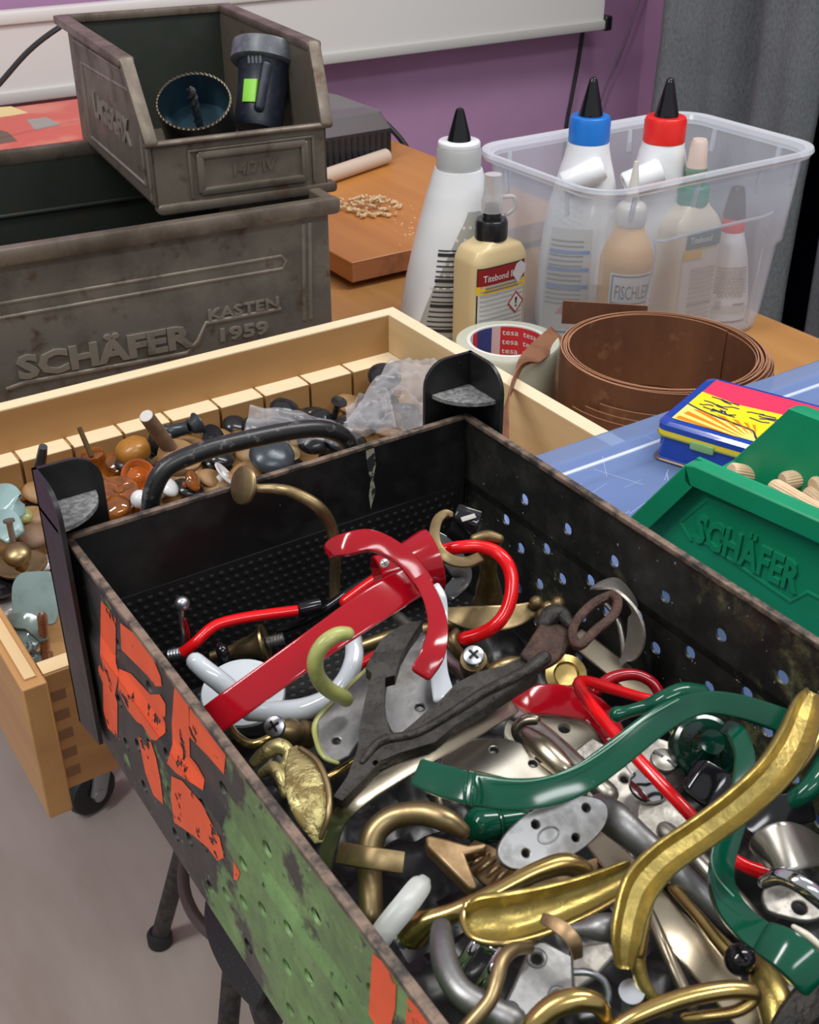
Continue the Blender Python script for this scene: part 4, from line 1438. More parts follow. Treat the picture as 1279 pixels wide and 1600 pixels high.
# ================================================================== tape roll
c = V((.5735, .7210, 0))
t = thing('tape_roll', 'roll of clear parcel tape with a red and blue printed core', 'tape', (c.x, c.y, 0))
bm = B(); Rt, Ri = .0440, .0335
lathe(bm, [(Ri, .001), (Rt, .001), (Rt + .0005, .004), (Rt + .0005, .045), (Rt - .001, .0475), (Ri, .0475), (Ri, .001)], c, (0, 0, 1), 64); link('tape_winding', bm, mat('clear_tape_winding', (.50, .52, .42), .18, Coat_Weight=.5), t)
bm = B(); lathe(bm, [(Ri - .0022, .0012), (Ri, .0012), (Ri + .001, .048), (Ri - .0005, .0485), (Ri - .0022, .048), (Ri - .0022, .0012)], c, (0, 0, 1), 64); core = link('core', bm, mat('cardboard_core_white', (.66, .64, .62), .5), t)
def arc(a0, a1, r, z0, z1, m, nm, par):
    bm = B(); n_ = 20
    lo_ = [bm.verts.new(c + V((math.cos(a0 + (a1 - a0) * k / n_) * r, math.sin(a0 + (a1 - a0) * k / n_) * r, z0))) for k in range(n_ + 1)]
    hi_ = [bm.verts.new(v.co + V((0, 0, z1 - z0))) for v in lo_]
    for k in range(n_): bm.faces.new((lo_[k], lo_[k + 1], hi_[k + 1], hi_[k]))
    return link(nm, bm, m, par)
M['t_red'] = mat('print_red', (.52, .025, .03), .45); M['t_blue'] = mat('print_navy', (.025, .05, .20), .45); M['t_pink'] = mat('print_pink', (.62, .42, .42), .45)
rA = Ri - .0026
A0 = math.radians(121)
arc(A0, A0 - .22, rA, .002, .047, M['t_red'], 'printed_band', core)
arc(A0 - .22, A0 - .75, rA, .002, .047, M['t_blue'], 'printed_band', core)
arc(A0 - .75, A0 - 1.0, rA, .002, .047, M['t_pink'], 'printed_band', core)
arc(A0 - 1.0, A0 - 2.4, rA, .002, .047, M['t_red'], 'printed_band', core)
bm = B()
for k in range(10):
    tt = text_bm('tesa')
    for v in tt.verts:
        a = A0 - 1.05 - .46 * v.co.x - (.60 if k > 4 else 0)
        v.co = c + V((math.cos(a) * (rA - .0004), math.sin(a) * (rA - .0004), .0055 + .0085 * (k % 5) + v.co.y / .7 * .0052))
    me = bpy.data.meshes.new('t'); tt.to_mesh(me); tt.free(); bm.from_mesh(me); bpy.data.meshes.remove(me)
link('printed_text', bm, M['label_white'], core)

# ================================================================== roll of brown edge band
M['band'] = worn('brown_band', (.155, .062, .028), (.085, .032, .015), .6, 0, scale=22, lo=.3, hi=.7, bumpy=.05, stretch=(1, 1, .4), extra=((.24, .12, .06), 60, .6, .8))
M['band_edge'] = mat('band_edge', (.36, .17, .09), .6)
c = V((.6340, .6040, 0))
t = thing('edging_roll', 'coiled roll of brown wood edging with two loose ends', 'roll', (c.x, c.y, 0))
bm = B()
ed = B()
rr = random.Random(5)
ZB2 = .066
n_ = 64
turns = 9
path = []
for k in range(n_ * turns + 1):
    f = k / (n_ * turns)
    a = 2 * PI * k / n_
    r = .0715 + .0085 * f + .0012 * math.sin(a * 1.0 + 2 * f) + (.0025 * max(0, math.sin(a + .7)) * (1 if .35 < f < .5 else 0))
    path.append((r, a, ZB2 + .0018 * math.sin(7 * f + a * .5)))
def ribbon(pts, zlo, zhi, thk=.0009):
    """pts: list of (Vector xy, z offset) -> vertical strip with thickness"""
    rows = []
    for i, (p, dz) in enumerate(pts):
        a_ = pts[max(i - 1, 0)][0]; b_ = pts[min(i + 1, len(pts) - 1)][0]
        tn = (b_ - a_); tn.z = 0; tn.normalize(); nn = V((-tn.y, tn.x, 0))
        rows.append([p + nn * q * thk / 2 + V((0, 0, z + dz)) for q, z in ((-1, zlo), (1, zlo), (1, zhi), (-1, zhi))])
    loft(bm, rows)
    top = []
    for i, r_ in enumerate(rows): top.append([r_[3], r_[2], r_[2] + V((0, 0, .0003)), r_[3] + V((0, 0, .0003))])
    loft(ed, top)
ribbon([(c + V((math.cos(a) * r, math.sin(a) * r, 0)), z - ZB2) for r, a, z in path], .0025, ZB2)
# inner loose start
ribbon([(c + V((math.cos(a) * r, math.sin(a) * r, 0)), 0) for r, a in [(.0705 - .006 * (1 - k / 24.), -2.6 + .055 * k) for k in range(25)]], .001, ZB2 - .002)
# outer sagging turns
for q, (da, zz) in enumerate(((0, .050), (.5, .044), (1.0, .039))):
    ribbon([(c + V((math.cos(a) * (.0806 + .0011 * (q + 1) + .001 * math.sin(a)), math.sin(a) * (.0806 + .0011 * (q + 1) + .001 * math.sin(a)), 0)), 0) for a in [-2.9 - da * .3 + .06 * k for k in range(44)]], .001, zz)
# right bulging turns
for q in range(3):
    ribbon([(c + V((math.cos(a) * (.0800 + (.0035 + .003 * q) * math.sin(k / 34. * PI)), math.sin(a) * (.0800 + (.0035 + .003 * q) * math.sin(k / 34. * PI)), 0)), 0) for k, a in [(k, -1.2 + .058 * k) for k in range(35)]], .001, ZB2 - .002 - .003 * q)
# free end at the back left, straight tangent strip
e0, e1 = at(1012, 478, .064), at(880, 470, .078)
ribbon([(V((e0.x + (e1.x - e0.x) * k / 6 + 0, e0.y + (e1.y - e0.y) * k / 6 + .003, 0)), 0) for k in range(7)], .044, .064) if False else ribbon([(V((e0.x + (e1.x - e0.x) * k / 6, e0.y + (e1.y - e0.y) * k / 6, 0)), .014 * k / 6) for k in range(7)], .044, .064)
band = link('coil', bm, M['band'], t)
link('strip_edge', ed, M['band_edge'], band)
# twisted tail hanging over the drawer side
bm = B()
tp = [(872, 522, .048), (845, 545, .052), (818, 572, .070), (800, 604, .080), (787, 648, .080), (779, 700, .074)]
P = [at(*q) for q in tp]
sweep(bm, P, [.009, .0085, .007, .0055, .006, .008], .0006, 'flat', [V((.3, -.5, .8)), V((-.2, -.6, .7)), V((-.7, -.5, .3)), V((-.9, -.35, .1)), V((-.85, -.5, .1)), V((-.8, -.6, .1))], res=8, cap='flat')
link('loose_tail', bm, worn('brown_band_back', (.24, .105, .05), (.15, .06, .028), .6, 0, scale=30), t)

# ================================================================== tin
A_, Bk = V((.4409, .417, CZ)), V((.508, .4425, CZ))
uy = (Bk - A_); uy.z = 0; ty_l = .070; uy.normalize()
ux = V((uy.y, -uy.x, 0))
TM = Matrix.Translation(A_ + V((0, 0, .0006))) @ Matrix(((ux.x, uy.x, 0, 0), (ux.y, uy.y, 0, 0), (0, 0, 1, 0), (0, 0, 0, 1)))
t = thing('tin', 'small blue hinged tin with a pink and yellow picture lid on the blue case', 'tin', (.49, .40, CZ))
TW, TL, TH = .088, .070, .0245
def tl(in_, z, r=.006): return [TM @ V((TW / 2 + a, TL / 2 + b, z)) for a, b in rrect(TW / 2 - in_, TL / 2 - in_, r, 6)]
M['tin_blue'] = mat('blue_tin_enamel', (.006, .045, .33), .22, Coat_Weight=.4)
M['tin_yellow'] = mat('yellow_tin_enamel', (.80, .60, .02), .3)
bm = B(); loft(bm, [tl(0, 0), tl(-.0006, .0012), tl(.0005, .002), tl(.0005, .0155)]); body = link('tin_body', bm, M['tin_blue'], t)
bm = B(); loft(bm, [tl(-.0008, .0), tl(-.0014, .0008), tl(-.0008, .0016)]); link('base_bead', bm, mat('tarnished_tin', (.18, .13, .10), .4, .6), body)
bm = B(); loft(bm, [tl(-.0006, .0152), tl(-.0006, .0195)]); lid = link('lid_band', bm, M['tin_yellow'], t)
bm = B(); loft(bm, [tl(-.0009, .0152), tl(-.0012, .0158), tl(-.0009, .0164)]); link('bead', bm, mat('olive_bead', (.20, .24, .05), .4), lid)
bm = B(); loft(bm, [tl(-.0007, .0193), tl(-.0007, .0225), tl(.0010, .0245), tl(.004, .0248)]); link('lid', bm, M['tin_blue'], t)
def flat(pts, m, nm, z=.0250, th=.0001):
    bm = B(); plate(bm, [TM @ V((x, y, z)) for x, y in pts], (0, 0, 1), th); return link(nm, bm, m, lid)
M['pink'] = mat('pink_print', (.74, .035, .10), .3); M['yel'] = mat('yellow_print', (.86, .66, .015), .3); M['or'] = mat('orange_print', (.85, .22, .012), .3)
x0, x1, y0, y1 = .006, TW - .004, .005, TL - .004
flat([(x0, y1 - .028), (x1, y1 - .028), (x1, y1), (x0, y1)], M['pink'], 'picture_field')
flat([(x0, y0 + .021), (x0 + .02, y0 + .016), (.050, y0 + .010), (.056, y0 + .002), (.070, y0), (x1, y0), (x1, y1 - .030), (.06, y1 - .021), (.03, y1 - .024), (x0, y1 - .020)], M['yel'], 'picture_field', .0252)
flat([(x0, y0), (.056, y0), (.050, y0 + .010), (.02, y0 + .016), (x0, y0 + .021)], mat('pale_yellow_print', (.88, .70, .16), .3), 'picture_field', .0251)
cxr, cyr = .058, y0 - .002
for k in range(7):
    a0 = PI - .06 - k * .16; a1 = a0 - .075
    pts = [(cxr + .012 * math.cos(a0), cyr + .012 * math.sin(a0))]
    for a in (a0, a1):
        rr_ = min(.05, (cxr - x0) / max(.05, -math.cos(a)), )
        hh = .0185 - (.009) * 0
        rr_ = min(rr_, .020 / max(.02, math.sin(a)))
        pts.append((cxr + rr_ * math.cos(a), max(y0, cyr + rr_ * math.sin(a))))
    flat(pts, M['or'], 'sun_ray', .02535)
bm = B()
rr = random.Random(2)
tq = lambda x, y: TM @ V((x, y, .0254))
for k in range(26):
    x = rr.uniform(x0 + .004, x1 - .012); y = y1 - .020 - .02 * rr.random() - .012 * (x / TW)
    if y < y0 + .02: continue
    P = [tq(x, y)]
    for j in range(3):
        x += rr.uniform(.002, .006); y += rr.gauss(0, .0012); P.append(tq(min(x, x1), y))
    sweep(bm, P, .00045, .0001, 'flat', (0, 0, 1), res=2, seg=6)
sweep(bm, [tq(x0, y0 + .0215), tq(.02, y0 + .0165), tq(.045, y0 + .012), tq(.050, y0 + .0095), tq(.054, y0 + .003), tq(.060, y0)], .0005, .0001, 'flat', (0, 0, 1), res=3, seg=6)
link('picture_lines', bm, mat('navy_print', (.015, .03, .10), .4), lid)
bm = B()
for k in range(9):
    x = .064 + .002 * k; y = y0 + .012 + .002 * math.sin(k * 2.1)
    sweep(bm, [tq(x, y + .008), tq(x + .002, y + .003), tq(x - .001, y - .003)], .0006, .0001, 'flat', (0, 0, 1), res=2, seg=6)
link('picture_figures', bm, mat('brick_print', (.45, .05, .02), .4), lid)
bm = B(); text_fit(bm, 'NK', TM @ V((.060, y0 + .002, .0253)), TM @ V((.070, y0 + .003, .0253)), (0, 0, 1), .006); link('printed_text', bm, mat('green_print', (.10, .50, .03), .4), lid)
bm = B(); q0 = TM @ V((.022, -.0012, .0155)); q1 = TM @ V((.034, -.0012, .0155))
sweep(bm, [q0, q1], .0024, .0010, 'flat', TM.to_3x3() @ V((0, -1, 0)), res=2); link('clasp', bm, mat('pale_green_enamel', (.22, .42, .16), .3), body)

# ================================================================== green plastic bin with dowels
M['gbin'] = worn('green_bin_plastic', (.004, .27, .125), (.006, .22, .10), .38, 0, scale=30, lo=.3, hi=.7, bumpy=0, extra=((.015, .05, .03), 90, .70, .74))
gb = thing('stacking_bin', 'green plastic open-front stacking bin full of wooden dowels', 'bin', (.42, .26, CZ))
gA = V((.3483, .3095, .19))                              # near front end of the high rim
gd = (at(1279, 815, .19) - gA); gd.z = 0; gd.normalize()     # along the near side, backwards
gx = V((-gd.y, gd.x, 0)); gx = gx if gx.x > 0 else -gx
GW = .088
GL = .17
g0 = CZ + .0006
def G(a, b, z): return gA + gx * a + gd * b + V((0, 0, z - gA.z))
zH, zL = .190, .151
sl = -.0235
iw = .007
bm = B()
def sidewall(a, s_, m=M['gbin']):
    bm = B()
    lp = [G(a, sl + .008, g0), G(a, sl, zL), G(a, 0, zH), G(a, GL, zH), G(a, GL - .01, g0)]
    plate(bm, lp, gx * s_, .0022)
    return bm
ns = link('side_panel', sidewall(iw, -1), M['gbin'], gb)
link('side_panel', sidewall(GW - iw, 1), M['gbin'], gb)
bm = B(); loft(bm, [[G(iw, sl + .008, g0), G(GW - iw, sl + .008, g0), G(GW - iw, sl + .010, g0 + .002), G(iw, sl + .010, g0 + .002)], [G(iw, GL - .01, g0), G(GW - iw, GL - .01, g0), G(GW - iw, GL - .01, g0 + .002), G(iw, GL - .01, g0 + .002)]]); link('bottom_panel', bm, M['gbin'], gb)
bm = B(); plate(bm, [G(iw, sl, zL), G(GW - iw, sl, zL), G(GW - iw, sl + .008, g0), G(iw, sl + .008, g0)], -gd, .0022); link('front_panel', bm, M['gbin'], gb)
bm = B(); plate(bm, [G(iw, GL, zH), G(GW - iw, GL, zH), G(GW - iw, GL - .01, g0), G(iw, GL - .01, g0)], gd, .0022); link('back_panel', bm, M['gbin'], gb)
bm = B()
for a, s_ in ((0, -1), (GW, 1)):
    inn = a - s_ * iw
    sec = lambda b, z, dz, db: [G(a, b + db, z - dz), G(a, b, z), G(inn - s_ * .0, b, z), G(inn, b + db * .35, z - dz * .35)]
    pr_ = [sec(sl - .004, zL - .002, .009, .007), sec(-.001, zH - .001, .009, .006), sec(.004, zH + .0005, .010, 0), sec(GL + .004, zH + .0005, .010, 0)]
    loft(bm, pr_)
loft(bm, [[G(x, GL + .005, zH - .009), G(x, GL + .005, zH), G(x, GL - .003, zH), G(x, GL - .003, zH - .003)] for x in (0, GW)])
loft(bm, [[G(x, sl - .003, zL - .006), G(x, sl - .003, zL), G(x, sl + .003, zL), G(x, sl + .004, zL - .004)] for x in (0, GW)])
link('rim', bm, M['gbin'], gb, bevel=.0010)
sn_ = -gx
gp = lambda px, py: atP(px, py, G(iw, 0, 0), sn_)
bm = B()
def gl(lst, w=.0011):
    P = [gp(*p) for p in lst]
    sweep(bm, P, w, w * .55, 'half', sn_, res=1, seg=8)
gl([(1062, 815), (1105, 780), (1285, 848)])
gl([(1062, 815), (1080, 845)])
gl([(1083, 838), (1110, 853), (1235, 940), (1262, 925), (1300, 945)])
gl([(1120, 905), (1300, 1020)])
link('raised_line', bm, M['gbin'], ns)
bm = B(); text_fit(bm, 'SCHÄFER', gp(1085, 841), gp(1246, 926), sn_, .0140, extr=.0010, bold=.03); link('raised_lettering', bm, M['gbin'], ns)

M['dowel'] = worn('beech_dowel', (.68, .50, .32), (.50, .34, .19), .6, 0, scale=40, lo=.35, hi=.7, bumpy=0)
def dowel_mesh(L=.036, r=.0046):
    bm = B()
    seg = 40
    loops = []
    for f, q in ((0, .80), (.04, .98), (.08, 1), (.92, 1), (.96, .98), (1, .80)):
        loops.append([V((L * (f - .5), math.cos(2 * PI * k / seg) * r * q * (1 - .07 * (k % 2)), math.sin(2 * PI * k / seg) * r * q * (1 - .07 * (k % 2)))) for k in range(seg)])
    loft(bm, loops)
    return bm
dpos = [((1222, 752), (1279, 742), .156, 'pale fluted dowel lying on top of the heap toward the green bin wall'),
        ((1206, 760), (1283, 805), .160, 'pale fluted dowel slanting across the front of the heap'),
        ((1176, 760), (1204, 754), .141, 'pale dowel end showing alone at the front rim of the green bin'),
        ((1190, 775), (1216, 782), .149, 'short visible dowel end beneath the slanting dowel'),
        ((1262, 770), (1300, 800), .153, 'dowel at the picture edge right of the slanting dowel'),
        ((1236, 778), (1262, 772), .147, 'dowel lying in shade under the heap'),
        ((1270, 760), (1300, 752), .158, 'dowel at the picture edge behind the others'),
        ((1250, 800), (1300, 822), .150, 'lowest dowel by the near wall of the green bin')]
proto = None
for a, b, z, lab in dpos:
    pa, pb = at(a[0], a[1], z), at(b[0], b[1], z)
    if proto is None:
        proto = solo('dowel', dowel_mesh(), M['dowel'], lab, 'dowel', 'fluted wooden dowels in the green bin')
        base = proto
        # origin is at the base of the mesh
        o = proto
    else:
        o = proto.copy(); COL.objects.link(o); o['label'] = lab
    d_ = (pb - pa); d_.normalize()
    end = pa + d_ * .018
    if lab.startswith('short') or lab.startswith('dowel lying') or lab.startswith('pale dowel end'): end = pb - d_ * .018
    if lab.startswith('pale dowel end'): d_ = (pb - pa + V((0, 0, -.004))).normalized(); end = pb - d_ * .014 + gx * .004
    o.rotation_euler = d_.to_track_quat('X', 'Z').to_euler()
    o.location = end - V((0, 0, .0046))
# ================================================================== hooks and handles in the perforated box
NV = V((-.33, -.52, .78))
NU = V((-.1, -.2, .97))
def met(name, a, b, rough=.3, metal=.9, scale=60, lo=.42, hi=.68, r2=None, bumpy=.06): return worn(name, a, b, rough, metal, scale, lo, hi, r2 or rough + .15, None, bumpy)
H = {}
H['abrass'] = met('antique_brass', (.33, .245, .125), (.16, .11, .05), .36, .9, 70)
H['bronze'] = met('bronze', (.32, .215, .115), (.20, .125, .06), .40, .85, 90)
H['brass'] = met('polished_brass', (.50, .36, .13), (.28, .19, .065), .20, .95, 50)
H['gold'] = met('olive_gold', (.38, .29, .085), (.25, .19, .055), .30, .85, 120, bumpy=.25)
H['leafgold'] = met('rough_gold', (.56, .49, .22), (.22, .16, .06), .42, .8, 130, .45, .6, bumpy=.8)
H['nickel'] = met('nickel', (.47, .445, .39), (.33, .305, .26), .28, .95, 30)
H['satin'] = met('satin_nickel', (.42, .40, .36), (.31, .29, .26), .48, .85, 200, bumpy=.3)
H['champ'] = met('champagne_metal', (.42, .36, .27), (.31, .25, .17), .24, .95, 24)
H['alu'] = met('cast_aluminium', (.27, .27, .27), (.16, .155, .145), .40, .9, 80, bumpy=.15)
H['chrome'] = mat('chrome', (.60, .60, .61), .10, 1.0)
H['zinc'] = met('zinc', (.50, .52, .55), (.36, .37, .38), .28, .95, 110)
H['iron'] = worn('cast_iron', (.034, .029, .025), (.015, .013, .011), .5, .4, 150, .4, .62, bumpy=.9)
H['rust'] = worn('rusty_iron', (.060, .026, .016), (.028, .014, .010), .6, .3, 150, .4, .62, bumpy=.9)
H['red'] = worn('dark_red_enamel', (.34, .003, .010), (.27, .002, .008), .12, 0, 20, .3, .7, bumpy=0, extra=((.62, .25, .22), 170, .755, .78))
H['redb'] = worn('bright_red_enamel', (.70, .006, .009), (.60, .005, .008), .16, 0, 30, .3, .7, bumpy=0, extra=((.40, .04, .03), 60, .66, .74))
H['green'] = worn('green_enamel', (.001, .068, .036), (.001, .050, .026), .13, 0, 20, .3, .7, bumpy=0, extra=((.30, .36, .30), 260, .745, .77))
H['greend'] = mat('dark_green_enamel', (.0015, .026, .016), .12)
H['greenl'] = mat('worn_green_edge', (.16, .30, .22), .3)
H['white'] = mat('white_enamel', (.52, .56, .60), .12, 0, Coat_Weight=.4)
H['cream'] = mat('cream_enamel', (.56, .53, .42), .22)
H['olive'] = worn('olive_enamel', (.36, .38, .12), (.27, .28, .09), .3, 0, 60)
H['grey'] = worn('grey_paint', (.42, .43, .41), (.33, .33, .31), .35, 0, 60)
H['black'] = M['black_gloss']
H['cross'] = mat('screw_recess', (.03, .03, .032), .4, .8)


def hk(label, px, z, name='coat_hook', cat='hook', group=None):
    p = at(px[0], px[1], z)
    return thing(name, label, cat, (p.x, p.y, z - .004), group)


def sw(T, name, m, px, prof='round', th=None, n=None, **k):
    bev = k.pop('bevel', 0)
    bm = B(); S(bm, px, prof, th, n, **k)
    return link(name, bm, H[m] if isinstance(m, str) else m, T, bevel=bev)


def wpx(px, p): return px * depth(p) / FPX


def disc(T, name, m, px, z, n, r_px, prof, seg=36, caps=True):
    """lathe at a photo point; prof radii relative to r_px, heights too"""
    p = at(px[0], px[1], z); r = wpx(r_px, p)
    bm = B(); lathe(bm, [(a * r, b * r) for a, b in prof], p, n, seg, caps=caps)
    return link(name, bm, H[m] if isinstance(m, str) else m, T)


def spin(T, name, m, a, b, prof, seg=28):
    """lathe between two photo points (x, y, z): prof = (fraction, radius in px)"""
    A, Bq = at(*a), at(*b); d = Bq - A; L = d.length
    bm = B(); lathe(bm, [(wpx(r, A), L * f) for f, r in prof], A, d, seg)
    return link(name, bm, H[m] if isinstance(m, str) else m, T)


def pl(T, name, m, pts, z, n, thick, holes=(), bevel=.0006, smooth=0):
    p0 = at(pts[0][0], pts[0][1], z) if len(pts[0]) < 3 else at(*pts[0])
    cx = sum(p[0] for p in pts) / len(pts); cy = sum(p[1] for p in pts) / len(pts)
    c = at(cx, cy, z); n = V(n).normalized()
    L = [atP(p[0], p[1], c, n) for p in pts]
    if smooth: L = resample(L, smooth, True)
    hs_ = []
    for hx, hy, hr in holes:
        q = atP(hx, hy, c, n); hs_.append(circ(q, n, wpx(hr, q), 12))
    bm = B(); plate(bm, L, n, thick, hs_)
    return link(name, bm, H[m] if isinstance(m, str) else m, T, bevel=bevel)


def pt_on(pts, z, n, px):
    cx = sum(p[0] for p in pts) / len(pts); cy = sum(p[1] for p in pts) / len(pts)
    return atP(px[0], px[1], at(cx, cy, z), V(n).normalized())


def screw_head(T, px, z, n, r_px, m='zinc', slot='cross'):
    p = at(px[0], px[1], z); r = wpx(r_px, p); n = V(n).normalized()
    bm = B(); lathe(bm, [(0, -r * .3), (r, -r * .3), (r, 0), (r * .93, r * .13), (r * .65, r * .24), (0, r * .28)], p, n, 28)
    o = link('screw', bm, H[m], T)
    u, w, n = basis(n)
    bm = B()
    for a in ((u + w, w - u) if slot == 'cross' else (u + w * .3,)):
        a = a.normalized(); b = n.cross(a)
        q = p + n * r * (.31 if slot == 'cross' else .27); l = r * (.58 if slot == 'cross' else .95); t = r * .12
        plate(bm, [q + a * l + b * t, q - a * l + b * t, q - a * l - b * t, q + a * l - b * t], n, r * .14)
    link('screw_slot', bm, H['cross'], o)
    return o


# --- crumpled black film under everything
bm = B()
nx, ny = 46, 84
rows = []
for j in range(ny + 1):
    row = []
    for i in range(nx + 1):
        x = XL + .008 + (XR - XL - .016) * i / nx; y = .012 + .34 * j / ny
        e = min(1, i / 4, (nx - i) / 4, j / 4, (ny - j) / 6)
        q = V((x * 26, y * 26, 3))
        h = noise.noise(q) * .5 + abs(noise.noise(q * 2.3)) * .6 + noise.noise(q * 5) * .12
        row.append(bm.verts.new((x, y, ZB + .0035 + e * (.016 + .020 * h + (.012 if y < .2 else 0)))))
    rows.append(row)
for a, b in zip(rows, rows[1:]):
    for i in range(nx): bm.faces.new((a[i], a[i + 1], b[i + 1], b[i]))
solo('plastic_film', bm, worn('black_film', (.006, .006, .007), (.02, .02, .023), .32, 0, 380, .66, .72, bumpy=.2, extra=((.30, .30, .32), 420, .745, .77)), 'crumpled black plastic film under the hooks in the perforated box', 'plastic film', solid=.0006)

# ---------------- back of the box
T = hk('long antique brass coat hook with a flat disc end, leaning at the back panel', (525, 950), .138)
sw(T, 'shaft', 'abrass', [(386, 758, .200, 18), (402, 763, .200, 15), (430, 764, .199, 17), (458, 770, .198, 19), (494, 790, .193, 21), (516, 820, .182, 20), (524, 860, .170, 18), (523, 912, .152, 17), (525, 947, .142, 18), (534, 966, .136, 18)])
disc(T, 'end_disc', 'abrass', (388, 759), .200, V((-.80, .12, .30)) + V((-.05, -.2, .1)), 31, [(0, -.02), (.55, .0), (.92, .14), (1, .26), (.97, .38), (.85, .44), (0, .46)], 40)

T = hk('thin red painted rod with one bend and a bare threaded end, at the back left', (390, 964), .15, 'handle_rod', 'rod')
sw(T, 'rod', 'redb', [(286, 1020, .146, 18), (306, 1004, .150, 18), (326, 985, .153, 18), (346, 974, .154, 18), (391, 964, .154, 18), (466, 954, .154, 18)], cap='flat')
spin(T, 'threaded_end', 'zinc', (264, 1023, .144), (287, 1019, .146), [(0, 6)] + [(k / 10, 9 if k % 2 else 7.5) for k in range(1, 11)])
spin(T, 'socket', 'black', (466, 954, .154), (500, 946, .154), [(0, 6), (.02, 13), (.5, 14), (1, 13)])
T = hk('small grey ball-ended hook standing near the left panel', (286, 960), .15)
disc(T, 'ball_end', 'zinc', (285, 943), .166, (0, 0, 1), 12, [(math.sin(a), -math.cos(a)) for a in [PI * k / 10 for k in range(11)]], 24)
sw(T, 'stem', 'zinc', [(284, 952, .163, 9), (284, 968, .158, 9), (289, 990, .150, 11), (288, 1012, .142, 12)])
sw(T, 'red_inner_side', 'red', [(289, 968, .159, 4), (294, 988, .152, 6), (292, 1008, .144, 6)])
T = hk('flared antique brass spindle lying on its side behind the red strap', (380, 1014), .138, 'spindle', 'spindle')
spin(T, 'spindle_body', 'abrass', (330, 1026, .134), (416, 1004, .140), [(0, 8), (.3, 9), (.46, 12), (.5, 14), (.72, 17), (.84, 21), (.93, 27), (.955, 30), (1, 30)])
spin(T, 'thread', 'zinc', (416, 1004, .140), (444, 997, .141), [(0, 9)] + [(k / 12, 10 if k % 2 else 8.5) for k in range(1, 13)])
T = hk('tiny glossy black hook in front of the brass spindle', (348, 1025), .145)
sw(T, 'stem', 'black', [(344, 1010, .150, 15), (348, 1018, .149, 20), (352, 1034, .145, 15), (352, 1052, .139, 14)])
T = hk('black curved handle passing under the long brass hook', (520, 945), .148, 'handle', 'handle')
sw(T, 'grip', 'black', [(438, 985, .140, 14), (480, 968, .146, 18), (520, 945, .152, 18), (552, 922, .156, 18), (590, 900, .158, 16)])
T = hk('black flat plastic catch standing against the back panel', (725, 820), .16, 'catch', 'catch')
sw(T, 'catch_plate', 'black', [(735, 797, .176, 40), (727, 818, .172, 42), (712, 848, .160, 40), (700, 880, .150, 36)], 'flat', .25, NV)
sw(T, 'catch_ridge', M['label_grey'], [(722, 812, .1765, 8), (742, 806, .1765, 8)], 'flat', .3, NV)
T = hk('smoky clear plastic handle under the small brass hook', (700, 900), .15, 'handle', 'handle')
sw(T, 'grip', mat('smoky_plastic', (.045, .047, .05), .08), [(650, 862, .160, 30), (680, 846, .162, 32), (712, 880, .156, 36), (722, 905, .150, 30), (700, 930, .146, 26)], 'flat', .45, NV)
T = hk('short brass spool standing behind the red loop', (762, 890), .15, 'spool', 'spool')
spin(T, 'spool_body', 'abrass', (764, 948, .146), (762, 842, .187), [(0, 26), (.06, 27), (.12, 22), (.3, 19), (.5, 13), (.68, 13), (.8, 17), (.86, 20), (.95, 20), (1, 16)])
sw(T, 'spool_lug', 'abrass', [(742, 842, .188, 16), (762, 838, .189, 20), (780, 842, .188, 16)])
T = hk('small curled antique brass hook beside the back right wall', (690, 840), .19)
sw(T, 'hook_arm', 'abrass', [(706, 804, .196, 9), (695, 803, .197, 13), (683, 815, .197, 16), (679, 838, .196, 17), (686, 860, .194, 17), (704, 875, .191, 17), (728, 879, .188, 17), (748, 872, .186, 17)], 'flat', .6, NV)
T = hk('flat leaf-shaped brass plate with beaded end beneath the red loop', (775, 960), .146, 'backplate', 'backplate')
sw(T, 'plate_body', 'abrass', [(690, 955, .148, 14), (715, 962, .149, 30), (755, 967, .150, 42), (800, 963, .150, 38), (842, 948, .151, 20)], 'flat', .2, NV)
for q in ((838, 942), (856, 950), (872, 943), (848, 962)):
    disc(T, 'bead', 'abrass', q, .154, NV, 12, [(1, 0), (.9, .5), (.5, .85), (0, 1)], 16)

# white porcelain hook
T = hk('white enamel hook with a round plate and blunt peg under the red strap', (380, 1085), .14)
disc(T, 'base_plate', 'white', (380, 1082), .143, NU, 66, [(0, -.10), (.9, -.10), (1, -.02), (.97, .04), (.7, .09), (0, .12)], 48)
sw(T, 'peg', 'white', [(306, 1034, .170, 30), (322, 1048, .168, 32), (345, 1066, .164, 33), (378, 1094, .156, 34)])
sw(T, 'hook_arm', 'white', [(390, 1112, .150, 30), (430, 1112, .154, 34), (475, 1108, .158, 36), (514, 1092, .162, 34), (540, 1064, .166, 32), (553, 1030, .169, 30), (552, 998, .172, 27), (546, 966, .174, 24)])
T = hk('bent brass band at the left panel under the white hook', (390, 1155), .143, 'brass_band', 'hook')
sw(T, 'band', 'brass', [(362, 1138, .146, 12), (372, 1152, .147, 14), (392, 1163, .148, 15), (414, 1158, .149, 15), (430, 1146, .149, 13)])
T = hk('cross-head screw in a brass sleeve near the left panel', (440, 1140), .16, 'screw', 'screw')
spin(T, 'sleeve', 'abrass', (436, 1140, .160), (490, 1150, .152), [(0, 14), (.2, 21), (.4, 21), (.45, 15), (.62, 15), (.66, 22), (.9, 22), (1, 16)])
screw_head(T, (429, 1135), .164, NV + V((-.25, 0, 0)), 17)

